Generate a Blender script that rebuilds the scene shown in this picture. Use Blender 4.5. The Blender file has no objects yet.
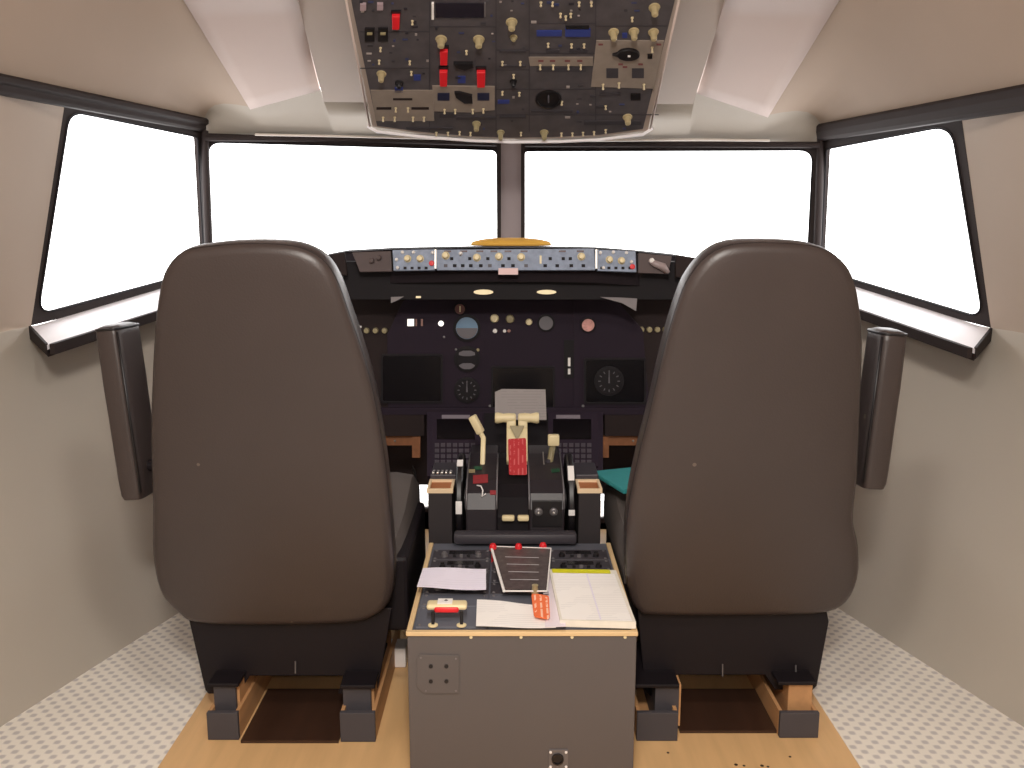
import bpy, bmesh, math, random
from mathutils import Vector, Matrix
random.seed(7)
V = Vector
F = 900.0
TH = math.atan(159/900); CT, ST = math.cos(TH), math.sin(TH); H = 1.16
EYE = V((0, 0, H))
def ray(u, v):
    a = -(v-384)/F
    return V(((u-512)/F, CT+a*ST, -ST+a*CT))
def P(u, v, t): return EYE + ray(u, v)*t            # measured point of the photo at depth t metres
def atz(u, v, z):
    r = ray(u, v); return EYE + r*((z-H)/r.z)
def atY(u, v, Y):
    r = ray(u, v); return EYE + r*(Y/r.y)
class Pl:                                            # a measured plane in the room
    def __init__(s, p, n, up=V((0, 0, 1))):
        s.p = V(p); s.n = V(n).normalized()
        if s.n.dot(EYE-s.p) < 0: s.n = -s.n
        s.ex = up.cross(s.n).normalized(); s.ey = s.n.cross(s.ex).normalized()
    def hit(s, u, v, h=0):
        r = ray(u, v); t = (s.p-EYE).dot(s.n)/r.dot(s.n)
        return EYE + r*t + s.n*h
    def m(s, u, v): 
        r = ray(u, v); return (s.p-EYE).dot(s.n)/r.dot(s.n)/F      # metres per pixel there
    def mat(s, q):
        M = Matrix((s.ex, s.ey, s.n)).transposed().to_4x4(); M.translation = q; return M
def plane3(a, b, c): return Pl(a, (b-a).cross(c-a))

# ------------------------------------------------------------------ materials
def srgb(c):
    return tuple(((x/255)/12.92 if x <= 10 else (((x/255)+.055)/1.055)**2.4) for x in c)
MATS = {}
def mat(name, col, rough=.6, metal=0, var=.06, vs=6, bump=0, bs=120, coat=0, emit=0, spec=.5):
    if name in MATS: return MATS[name]
    m = bpy.data.materials.new(name); m.use_nodes = True; nt = m.node_tree; b = nt.nodes['Principled BSDF']
    c = srgb(col)
    b.inputs['Roughness'].default_value = rough; b.inputs['Metallic'].default_value = metal
    b.inputs['Coat Weight'].default_value = coat; b.inputs['Specular IOR Level'].default_value = spec
    tc = nt.nodes.new('ShaderNodeTexCoord')
    n = nt.nodes.new('ShaderNodeTexNoise'); n.inputs['Scale'].default_value = vs; n.inputs['Detail'].default_value = 5
    nt.links.new(tc.outputs['Object'], n.inputs['Vector'])
    r = nt.nodes.new('ShaderNodeMix'); r.data_type = 'RGBA'
    r.inputs[6].default_value = tuple(x*(1-var*1.6) for x in c)+(1,); r.inputs[7].default_value = tuple(min(1, x*(1+var*1.6)) for x in c)+(1,)
    nt.links.new(n.outputs['Fac'], r.inputs[0]); nt.links.new(r.outputs[2], b.inputs['Base Color'])
    if bump:
        n2 = nt.nodes.new('ShaderNodeTexNoise'); n2.inputs['Scale'].default_value = bs; n2.inputs['Detail'].default_value = 3
        nt.links.new(tc.outputs['Object'], n2.inputs['Vector'])
        bp = nt.nodes.new('ShaderNodeBump'); bp.inputs['Strength'].default_value = bump; bp.inputs['Distance'].default_value = .002
        nt.links.new(n2.outputs['Fac'], bp.inputs['Height']); nt.links.new(bp.outputs[0], b.inputs['Normal'])
    if emit:
        b.inputs['Emission Color'].default_value = c+(1,); b.inputs['Emission Strength'].default_value = emit
    MATS[name] = m; return m
def mathn(nt, op, a, b=None, c=None):
    n = nt.nodes.new('ShaderNodeMath'); n.operation = op
    for i, x in enumerate((a, b, c)):
        if x is None: continue
        if isinstance(x, (int, float)): n.inputs[i].default_value = x
        else: nt.links.new(x, n.inputs[i])
    return n.outputs[0]
def mat_carpet():
    m = mat('carpet', (238, 232, 222), .95, var=.04, vs=9, bump=.6, bs=500); nt = m.node_tree; b = nt.nodes['Principled BSDF']
    base = b.inputs['Base Color'].links[0].from_socket
    tc = nt.nodes.new('ShaderNodeTexCoord'); sp = nt.nodes.new('ShaderNodeSeparateXYZ'); nt.links.new(tc.outputs['Object'], sp.inputs[0])
    k = 2*math.pi/.038
    sx = mathn(nt, 'SINE', mathn(nt, 'MULTIPLY', sp.outputs[0], k)); sy = mathn(nt, 'SINE', mathn(nt, 'MULTIPLY', sp.outputs[1], k))
    d = mathn(nt, 'MULTIPLY', sx, sy)
    spot = mathn(nt, 'MINIMUM', mathn(nt, 'MAXIMUM', mathn(nt, 'MULTIPLY', mathn(nt, 'SUBTRACT', d, .02), 1.6), 0), 1)
    fac = mathn(nt, 'MULTIPLY', spot, .46)
    mx = nt.nodes.new('ShaderNodeMix'); mx.data_type = 'RGBA'
    nt.links.new(fac, mx.inputs[0]); nt.links.new(base, mx.inputs[6]); mx.inputs[7].default_value = srgb((138, 132, 146))+(1,)
    nt.links.new(mx.outputs[2], b.inputs['Base Color']); return m
def lines_mat(name, paper, ink, period, duty=.55, amount=.5, axis=1, breaks=14):
    m = mat(name, paper, .8, var=.02); nt = m.node_tree; b = nt.nodes['Principled BSDF']
    base = b.inputs['Base Color'].links[0].from_socket
    tc = nt.nodes.new('ShaderNodeTexCoord'); sp = nt.nodes.new('ShaderNodeSeparateXYZ'); nt.links.new(tc.outputs['Object'], sp.inputs[0])
    s = mathn(nt, 'SINE', mathn(nt, 'MULTIPLY', sp.outputs[axis], 2*math.pi/period))
    g = mathn(nt, 'GREATER_THAN', s, duty)
    n = nt.nodes.new('ShaderNodeTexNoise'); n.inputs['Scale'].default_value = breaks; n.inputs['Detail'].default_value = 2
    nt.links.new(tc.outputs['Object'], n.inputs['Vector'])
    fac = mathn(nt, 'MULTIPLY', mathn(nt, 'MULTIPLY', g, mathn(nt, 'GREATER_THAN', n.outputs['Fac'], .47)), amount)
    mx = nt.nodes.new('ShaderNodeMix'); mx.data_type = 'RGBA'
    nt.links.new(fac, mx.inputs[0]); nt.links.new(base, mx.inputs[6]); mx.inputs[7].default_value = srgb(ink)+(1,)
    nt.links.new(mx.outputs[2], b.inputs['Base Color']); return m
def mat_wood(name, col, scale=5, var=.18, rough=.45):
    m = mat(name, col, rough, var=var, vs=scale); nt = m.node_tree
    n = [x for x in nt.nodes if x.type == 'TEX_NOISE'][0]
    mp = nt.nodes.new('ShaderNodeMapping'); mp.inputs['Scale'].default_value = (8, .8, 8)
    tc = [x for x in nt.nodes if x.type == 'TEX_COORD'][0]
    nt.links.new(tc.outputs['Object'], mp.inputs['Vector']); nt.links.new(mp.outputs[0], n.inputs['Vector']); return m
def mat_glass():
    m = bpy.data.materials.new('clear_pane'); m.use_nodes = True; nt = m.node_tree; nt.nodes.clear()
    o = nt.nodes.new('ShaderNodeOutputMaterial'); t = nt.nodes.new('ShaderNodeBsdfTransparent'); g = nt.nodes.new('ShaderNodeBsdfGlossy')
    g.inputs['Roughness'].default_value = .02; mx = nt.nodes.new('ShaderNodeMixShader'); mx.inputs[0].default_value = .03
    nt.links.new(t.outputs[0], mx.inputs[1]); nt.links.new(g.outputs[0], mx.inputs[2]); nt.links.new(mx.outputs[0], o.inputs[0])
    MATS['clear_pane'] = m; return m
def mat_leather():
    m = mat('seat_leather', (60, 51, 49), .38, var=.10, vs=5, bump=.25, bs=260, spec=.5); nt = m.node_tree; b = nt.nodes['Principled BSDF']
    # small scuffs and dust spots of the old upholstery
    base = b.inputs['Base Color'].links[0].from_socket
    tc = nt.nodes.new('ShaderNodeTexCoord'); vo = nt.nodes.new('ShaderNodeTexVoronoi'); vo.inputs['Scale'].default_value = 9
    nt.links.new(tc.outputs['Object'], vo.inputs['Vector'])
    n = nt.nodes.new('ShaderNodeTexNoise'); n.inputs['Scale'].default_value = 4; nt.links.new(tc.outputs['Object'], n.inputs['Vector'])
    f = mathn(nt, 'MULTIPLY', mathn(nt, 'LESS_THAN', vo.outputs['Distance'], .05), mathn(nt, 'MULTIPLY', mathn(nt, 'GREATER_THAN', n.outputs['Fac'], .46), .5))
    mx = nt.nodes.new('ShaderNodeMix'); mx.data_type = 'RGBA'
    nt.links.new(f, mx.inputs[0]); nt.links.new(base, mx.inputs[6]); mx.inputs[7].default_value = srgb((130, 118, 105))+(1,)
    nt.links.new(mx.outputs[2], b.inputs['Base Color']); return m

carpet = mat_carpet(); glass = mat_glass(); leather = mat_leather()
lining = mat('lining_grey', (184, 176, 165), .7, var=.05, vs=2.5, bump=.1, bs=30)
lining_warm = mat('lining_warm', (170, 154, 140), .75, var=.05, vs=2.5)
ceil_tan = mat('ceiling_tan', (164, 145, 129), .75, var=.06, vs=2.5)
ceil_light = mat('ceiling_light', (186, 168, 160), .7, var=.03)
ceil_mid = mat('ceiling_mid', (166, 152, 142), .7, var=.03)
trimdark = mat('trim_dark', (46, 38, 37), .65, var=.06, spec=.2)
ledge_white = mat('ledge_white', (236, 232, 236), .5, var=.02)
dark = mat('panel_dark', (38, 28, 40), .7, var=.08, spec=.2)
darker = mat('panel_black', (22, 18, 22), .65, var=.08, spec=.25)
brownblack = mat('brown_black', (42, 33, 33), .75, var=.08, spec=.2)
screen = mat('screen_glass', (14, 10, 14), .22, var=.02)
shield = mat('shield_vinyl', (30, 23, 27), .85, var=.1, bump=.3, spec=.2)
mcp = mat('mode_panel_grey', (136, 148, 170), .6, var=.25, vs=60)
mcp_brown = mat('side_unit_brown', (84, 72, 72), .7, var=.06)
ohmat = mat('overhead_grey', (74, 69, 72), .55, var=.3, vs=26)
beige = mat('plate_beige', (134, 122, 112), .6, var=.14, vs=30)
cream = mat('cream_plastic', (224, 208, 165), .45, var=.04)
creamdull = mat('cream_dull', (150, 138, 104), .5, var=.08)
white = mat('white_plastic', (232, 228, 225), .5, var=.02)
red = mat('red_plastic', (214, 30, 40), .45, var=.05)
blue = mat('blue_label', (44, 56, 120), .5, var=.08)
blackp = mat('black_plastic', (22, 19, 22), .4, var=.05)
metal = mat('bright_metal', (190, 186, 180), .35, metal=.8, var=.04)
steel = mat('dull_steel', (120, 116, 118), .45, metal=.5, var=.05)
console_grey = mat('console_grey', (90, 84, 83), .55, var=.04, vs=3)
console_top = mat('console_top_grey', (92, 94, 104), .55, var=.06)
rimcream = mat('rim_cream', (216, 186, 140), .6, var=.08)
ply = mat_wood('platform_wood', (212, 172, 122), 5, .10, .5)
plyside = mat_wood('block_wood', (186, 140, 96), 6, .15, .6)
woodbrown = mat_wood('brace_wood', (132, 84, 52), 6, .2, .6)
tray_orange = mat('tray_orange', (168, 104, 62), .6, var=.08)
blockgrey = mat('block_grey_paint', (66, 63, 68), .6, var=.08)
basemetal = mat('seat_base_black', (24, 19, 23), .55, var=.08, spec=.25)
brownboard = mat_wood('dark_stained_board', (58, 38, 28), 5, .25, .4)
teal = mat('teal_cloth', (38, 128, 130), .9, var=.08, vs=30, bump=.4)
greyfab = mat('seat_cushion_grey', (84, 77, 74), .8, var=.06)
paper = lines_mat('printed_paper', (238, 234, 230), (150, 148, 155), .009, .3, .14)
paper2 = lines_mat('lilac_paper', (226, 220, 234), (180, 172, 190), .012, .4, .12)
papergrey = lines_mat('grey_printed_sheet', (150, 143, 142), (100, 95, 98), .008, .3, .18, axis=2)
yellow = mat('yellow_strip', (206, 202, 20), .6, var=.06, vs=40)
orange = lines_mat('orange_tag', (232, 112, 62), (245, 205, 180), .012, .45, .8, axis=0, breaks=60)
redtag = lines_mat('red_tag', (176, 38, 44), (222, 130, 130), .011, .45, .4, axis=0, breaks=60)
tan = mat('tan_yellow', (222, 170, 70), .7, var=.06)
pinkwhite = mat('pink_label', (226, 196, 196), .6, var=.03)
skyblue = mat('attitude_blue', (96, 128, 156), .35, var=.06)
dialgrey = mat('dial_grey', (92, 88, 94), .4, var=.06)
dialpink = mat('dial_pink', (208, 150, 142), .5, var=.3, vs=120)
lampglow = mat('lamp_cream', (236, 220, 180), .4, emit=.35)
litwhite = mat('lit_indicator', (255, 250, 240), .4, emit=1.0)
green = mat('green_label', (24, 72, 48), .6)
clearplastic = mat('smoky_plastic', (80, 72, 72), .25, var=.3, vs=60)

# ------------------------------------------------------------------ mesh helpers
C = bpy.context.scene.collection
ORG = {}
def link(name, bm, m, parent=None, smooth=False, bevel=0, wn=False, label=None):
    bmesh.ops.remove_doubles(bm, verts=bm.verts, dist=1e-6)
    bmesh.ops.recalc_face_normals(bm, faces=bm.faces)
    if parent is not None: o0 = ORG[parent.name]
    else:
        xs = [v.co for v in bm.verts]
        o0 = V(((min(c.x for c in xs)+max(c.x for c in xs))/2, (min(c.y for c in xs)+max(c.y for c in xs))/2, min(c.z for c in xs)))
    for v in bm.verts: v.co -= o0
    me = bpy.data.meshes.new(name); bm.to_mesh(me); bm.free()
    for x in (m if isinstance(m, (list, tuple)) else [m]): me.materials.append(x)
    if smooth:
        for p in me.polygons: p.use_smooth = True
        if smooth != 'all':
            me.set_sharp_from_angle(angle=math.radians(38))
    o = bpy.data.objects.new(name, me); C.objects.link(o)
    if parent is not None: o.parent = parent
    else: o.location = o0
    ORG[o.name] = o0
    if bevel:
        b = o.modifiers.new('soft_edges', 'BEVEL'); b.width = bevel; b.segments = 2; b.limit_method = 'ANGLE'; b.angle_limit = math.radians(40)
    if label: o['label'] = label
    return o
def tag(o, label, cat, group=None):
    o['label'] = label; o['category'] = cat; o['kind'] = 'thing'
    if group: o['group'] = group
    return o
def thing(name, loc, label, cat, group=None):
    e = bpy.data.objects.new(name, None); C.objects.link(e); e.location = V(loc); e.empty_display_size = .1
    ORG[e.name] = V(loc); return tag(e, label, cat, group)
def struct(o, label):
    o['kind'] = 'structure'; o['label'] = label; return o
def B(): return bmesh.new()
def box(bm, c, s, R=None, bevel=0, seg=2):
    M = Matrix.Translation(V(c)) @ (R.to_4x4() if R else Matrix()) @ Matrix.Diagonal((s[0], s[1], s[2], 1))
    r = bmesh.ops.create_cube(bm, size=1, matrix=M)
    if bevel:
        es = {e for v in r['verts'] for e in v.link_edges}
        bmesh.ops.bevel(bm, geom=list(es), offset=bevel, segments=seg, affect='EDGES', profile=.5)
    return bm
def bb(bm, x0, x1, y0, y1, z0, z1, bevel=0): return box(bm, ((x0+x1)/2, (y0+y1)/2, (z0+z1)/2), (abs(x1-x0), abs(y1-y0), abs(z1-z0)), None, bevel)
def prism(bm, pts, off):
    a = [bm.verts.new(V(p)) for p in pts]; b = [bm.verts.new(V(p)+V(off)) for p in pts]
    n = len(a)
    bm.faces.new(a); bm.faces.new(b[::-1])
    for i in range(n): bm.faces.new((a[i], b[i], b[(i+1) % n], a[(i+1) % n]))
    return bm
def ppx(bm, pl, px, h0, h1):
    q = [pl.hit(u, v, h0) for u, v in px]
    return prism(bm, q, pl.n*(h1-h0))
def rpx(bm, pl, u0, v0, u1, v1, h0, h1): return ppx(bm, pl, [(u0, v0), (u1, v0), (u1, v1), (u0, v1)], h0, h1)
def lathe(bm, M, prof, seg=20):
    rings = []
    for r, h in prof:
        if r < 1e-6: rings.append([bm.verts.new(M @ V((0, 0, h)))])
        else: rings.append([bm.verts.new(M @ V((r*math.cos(2*math.pi*k/seg), r*math.sin(2*math.pi*k/seg), h))) for k in range(seg)])
    for a, b in zip(rings, rings[1:]):
        for k in range(seg):
            k2 = (k+1) % seg
            if len(a) == 1 and len(b) > 1: bm.faces.new((a[0], b[k], b[k2]))
            elif len(b) == 1 and len(a) > 1: bm.faces.new((a[k], b[0], a[k2]))
            elif len(a) > 1: bm.faces.new((a[k], b[k], b[k2], a[k2]))
    for r in (rings[0], rings[-1]):
        if len(r) > 1: bm.faces.new(r)
    return bm
def axisM(p, d):
    M = V(d).to_track_quat('Z', 'Y').to_matrix().to_4x4(); M.translation = V(p); return M
def cyl(bm, a, b, r0, r1=None, seg=16):
    a, b = V(a), V(b); return lathe(bm, axisM(a, b-a), [(r0, 0), (r1 if r1 is not None else r0, (b-a).length)], seg)
def tube(bm, pts, r, seg=8, closed=False):
    pts = [V(p) for p in pts]; n = len(pts); rings = []
    up = V((0, 0, 1))
    for i, p in enumerate(pts):
        if closed: d = pts[(i+1) % n]-pts[i-1]
        else: d = pts[min(i+1, n-1)]-pts[max(i-1, 0)]
        d.normalize(); a = d.cross(up)
        if a.length < .1: a = d.cross(V((0, 1, 0)))
        a.normalize(); b = d.cross(a)
        if rings and (a.dot(pa) < 0): a, b = -a, -b
        pa = a
        rr = r[i] if isinstance(r, (list, tuple)) else r
        rings.append([bm.verts.new(p+(a*math.cos(2*math.pi*k/seg)+b*math.sin(2*math.pi*k/seg))*rr) for k in range(seg)])
    for i in range(n if closed else n-1):
        A, Bq = rings[i], rings[(i+1) % n]
        for k in range(seg): bm.faces.new((A[k], A[(k+1) % seg], Bq[(k+1) % seg], Bq[k]))
    if not closed: bm.faces.new(rings[0]); bm.faces.new(rings[-1][::-1])
    return bm
def holed(bm, outer, holes, off):
    loops = [outer]+holes; fr = []
    es = []
    for L in loops:
        vs = [bm.verts.new(V(p)) for p in L]; fr.append(vs)
        for i in range(len(vs)): es.append(bm.edges.new((vs[i], vs[(i+1) % len(vs)])))
    r = bmesh.ops.triangle_fill(bm, use_beauty=True, use_dissolve=False, edges=es)
    faces = [g for g in r['geom'] if isinstance(g, bmesh.types.BMFace)]
    mp = {}
    for vs in fr:
        for v in vs: mp[v] = bm.verts.new(v.co+V(off))
    for f in faces: bm.faces.new([mp[v] for v in f.verts][::-1])
    for vs in fr:
        n = len(vs)
        for i in range(n):
            bm.faces.new((vs[i], vs[(i+1) % n], mp[vs[(i+1) % n]], mp[vs[i]]))
    return bm
def roundpoly(pts, rad, k=7):
    out = []; n = len(pts)
    for i in range(n):
        p = V(pts[i]+(0,)); a = V(pts[i-1]+(0,)); b = V(pts[(i+1) % n]+(0,))
        r = rad[i] if isinstance(rad, (list, tuple)) else rad
        if r <= 0: out.append((p.x, p.y)); continue
        da, db = (a-p).normalized(), (b-p).normalized()
        ang = da.angle(db); d = r/math.tan(ang/2); d = min(d, (a-p).length*.45, (b-p).length*.45)
        s, e = p+da*d, p+db*d
        for j in range(k):
            t = j/(k-1); q = s*(1-t)**2+p*2*t*(1-t)+e*t*t
            out.append((q.x, q.y))
    return out
def catmull(pts, sub=4):
    n = len(pts); out = []
    for i in range(n):
        p0, p1, p2, p3 = [V(pts[(i+k) % n]) for k in (-1, 0, 1, 2)]
        for j in range(sub):
            t = j/sub
            out.append(.5*((2*p1)+(p2-p0)*t+(2*p0-5*p1+4*p2-p3)*t*t+(3*p1-p0-3*p2+p3)*t**3))
    return out
def pillow(bm, pl, px, prof, sub=3, centre=None):
    """closed outline lofted through (inset, height) rings along the plane's normal"""
    o = [pl.hit(u, v) for u, v in px]
    q = catmull([((p-pl.p).dot(pl.ex), (p-pl.p).dot(pl.ey)) for p in o], sub); n = len(q)
    ar = sum(q[i].x*q[(i+1) % n].y-q[(i+1) % n].x*q[i].y for i in range(n))
    sg = 1 if ar > 0 else -1
    nor = []
    for i in range(n):
        d = (q[(i+1) % n]-q[i-1]).normalized(); nor.append(V((-d.y, d.x))*sg)
    for _ in range(3):
        nor = [(nor[i-1]+nor[i]*2+nor[(i+1) % n]).normalized() for i in range(n)]
    ce = sum(q, V((0, 0)))/n
    rings = []
    for ins, h, sc in prof:
        ring = []
        for i in range(n):
            c = q[i]+nor[i]*ins; c = ce+(c-ce)*sc
            ring.append(bm.verts.new(pl.p+pl.ex*c.x+pl.ey*c.y+pl.n*h))
        rings.append(ring)
    for a, b in zip(rings, rings[1:]):
        for k in range(n): bm.faces.new((a[k], a[(k+1) % n], b[(k+1) % n], b[k]))
    for r, (ins, h, sc) in ((rings[0], prof[0]), (rings[-1], prof[-1])):
        c = bm.verts.new(pl.p+pl.ex*ce.x+pl.ey*ce.y+pl.n*h)
        for k in range(n): bm.faces.new((r[k], r[(k+1) % n], c))
    return bm, q
UP = V((0, 0, 1))

# ================================================================== SETTING
bm = B(); bb(bm, -1.9, 1.9, -1.6, 3.7, -.05, 0)
struct(link('floor', bm, carpet), 'pale carpet with small grey-violet diamonds')

W = {}
def side(s):
    """side wall profile; s=-1 left, +1 right"""
    M = (lambda x, y, z: V((s*abs(x), y, z)))
    name = 'left' if s < 0 else 'right'
    wall = B()
    floorY = [(-1.5, 1.30), (1.2, 1.28), (1.80, 1.232), (1.935, 1.202), (2.22, 1.118), (2.53, 1.025), (3.35, .78)]
    e2 = P(31, 326, 2.36) if s < 0 else P(991, 328, 2.36)
    topY = [(-1.5, 1.262, .90), (1.2, 1.25, .90), (2.0, 1.24, .905), (e2.y-.12, abs(e2.x)*.5+1.24*.5, e2.z*.5+.905*.5), (e2.y, abs(e2.x), e2.z), (2.62, 1.225, .90), (3.24, 1.095, .96)]
    bot = [M(x, y, 0) for y, x in floorY]; top = [M(x, y, z) for y, x, z in topY]
    mid = [a.lerp(b, .5)+V((s*.02, 0, .02)) for a, b in zip(bot, top)]
    rows = [bot, mid, top]
    rows = [bot, [a.lerp(b, .25)+V((s*.012, 0, .01)) for a, b in zip(bot, top)], mid, [a.lerp(b, .75)+V((s*.016, 0, .015)) for a, b in zip(bot, top)], top]
    def skin(rows, mi):
        g = [[wall.verts.new(p) for p in r] for r in rows]
        for A, Bq in zip(g, g[1:]):
            for i in range(len(A)-1):
                f = wall.faces.new((A[i], A[i+1], Bq[i+1], Bq[i])); f.material_index = mi
    skin(rows, 0)
    if s < 0: e1, e2 = P(64, 106, 2.41), P(31, 326, 2.36)
    else: e1, e2 = P(959, 120, 2.41), P(991, 328, 2.36)
    tb = [M(1.17, -1.5, 1.47), M(1.165, 1.9, 1.468), V((e1.x, e1.y, 1.47))]
    lb = [M(1.262, -1.5, .90), M(1.24, 2.0, .905), e2]
    skin([lb, tb], 1)
    struct(link('wall_'+name, wall, [lining, lining_warm], smooth=True), name+' side lining, grey below and warmer beside the window')
side(-1); side(1)

# windows --------------------------------------------------------------------
def window(n, pl, outer, inner, rad, lab, depth=.012, lip=True):
    bm = B(); o = [pl.hit(u, v) for u, v in outer]; i = [pl.hit(u, v) for u, v in roundpoly(inner, rad)]
    holed(bm, o, [i], -pl.n*depth)
    w = struct(link('window_%d' % n, bm, trimdark, smooth=True), lab)
    # thin raised lip round the opening
    t = B(); tube(t, [pl.hit(u, v, .002) for u, v in roundpoly(inner, rad, 9)], .0030, 6, True)
    link('window_seal', t, darker, w, smooth='all')
    g = B(); f = [pl.hit(u, v, -.006) for u, v in roundpoly(inner, rad)]
    c = g.faces.new([g.verts.new(p) for p in f]); link('pane', g, glass, w)
    return w
plL = plane3(P(64, 106, 2.41), P(31, 326, 2.36), P(203, 132, 3.12))
window(1, plL, [(62, 104), (203, 130), (211, 281), (30, 326)], [(69, 111), (197, 137), (204, 270), (37, 315)], [15, 4, 6, 12], 'left side window in a dark frame')
plLF = plane3(P(203, 132, 3.12), P(210, 280, 3.14), P(505, 144, 3.34))
window(2, plLF, [(203, 133), (505, 143), (505, 281), (210, 281)], [(208, 142), (497, 150), (498, 268), (213, 268)], [12, 6, 6, 10], 'left windshield in a dark frame')
plRF = plane3(P(821, 143, 3.12), P(815, 280, 3.14), P(517, 144, 3.34))
window(3, plRF, [(517, 143), (822, 143), (815, 281), (517, 281)], [(524, 151), (813, 150), (807, 268), (524, 268)], [4, 13, 10, 6], 'right windshield in a dark frame')
plR = plane3(P(959, 120, 2.41), P(991, 328, 2.36), P(822, 142, 3.12))
window(4, plR, [(820, 140), (961, 118), (991, 328), (815, 281)], [(827, 149), (952, 125), (984, 319), (821, 270)], [3, 20, 12, 6], 'right side window in a dark frame')
# lit ledges below the side windows
for s, pl, a, b, c, d in ((-1, plL, (31, 327), (207, 275), (200, 297), (47, 345)), (1, plR, (990, 329), (818, 275), (825, 297), (975, 349))):
    A, Bq = pl.hit(*a), pl.hit(*b)
    Cq, D = P(c[0], c[1], 2.98), P(d[0], d[1], 2.24)
    bm = B(); prism(bm, [A, Bq, Cq, D], (0, 0, -.012))
    nme = 'left' if s < 0 else 'right'
    o = struct(link('trim_%d' % (1 if s < 0 else 2), bm, ledge_white), 'white sloping ledge under the %s side window' % nme)
    bm = B()
    inn = V((-s*.006, 0, 0))
    e = [D+inn, Cq+inn]
    prism(bm, [e[0]+V((0, 0, .003)), e[1]+V((0, 0, .003)), e[1]+V((0, 0, -.024)), e[0]+V((0, 0, -.024))], (-s*.012, 0, 0))
    prism(bm, [A+V((0, -.012, .004)), D+V((0, -.008, .004)), D+V((0, -.008, -.024)), A+V((0, -.012, -.03))], (0, .012, 0))
    prism(bm, [A+V((0, 0, -.014)), Bq+V((0, 0, -.014)), Cq+V((0, 0, -.024)), D+V((0, 0, -.024))], (0, 0, -.006))
    link('ledge_rim', bm, trimdark, o)
# centre post, corner posts
bm = B(); q = [(498, 146), (524, 146), (524, 284), (498, 284)]
pc = Pl(V((0, 3.345, 0)), (0, -1, 0))
rpx(bm, pc, 499, 142, 523, 284, -.05, .012)
cp = struct(link('trim_3', bm, mat('post_grey', (150, 138, 140), .6)), 'grey centre post between the windshields')
for u0, u1 in ((497, 501), (521, 525)):
    b2 = B(); rpx(b2, pc, u0, 142, u1, 284, -.045, .018); link('post_edge', b2, trimdark, cp)
for i, (u, tt) in enumerate(((206, 3.12), (819, 3.12))):
    bm = B(); a, b = P(u-1.5 if u < 500 else u+2, 131, tt-.01), P(u+4 if u < 500 else u-3, 284, tt)
    tube(bm, [a, b], .013, 10)
    struct(link('trim_%d' % (4+i), bm, trimdark, smooth=True), 'dark corner post %s' % ('left' if i == 0 else 'right'))
# rails above the side windows
for s in (-1, 1):
    if s < 0: a, b, c = P(203, 126, 3.11), P(0, 86, 2.07), None
    else: a, b, c = P(822, 134, 3.11), P(1024, 100, 2.07), None
    d = (b-a).normalized(); far = b+d*3.3
    Z = V((0, 0, 1)); I = V((-s, 0, 0))
    bm = B()
    prof = [(0, -.020), (.020, -.020), (.024, -.012), (.024, .002), (.034, .006), (.034, .020), (.026, .026), (0, .026)]
    if s > 0: prof = [(0, -.024), (.022, -.024), (.03, -.014), (.034, .006), (.034, .026), (.026, .034), (0, .034)]
    prism(bm, [a+I*x+Z*z-I*.012 for x, z in prof], far-a)
    struct(link('trim_%d' % (6 if s < 0 else 7), bm, trimdark, bevel=.003), 'dark rail above the %s side window' % ('left' if s < 0 else 'right'))

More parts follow.
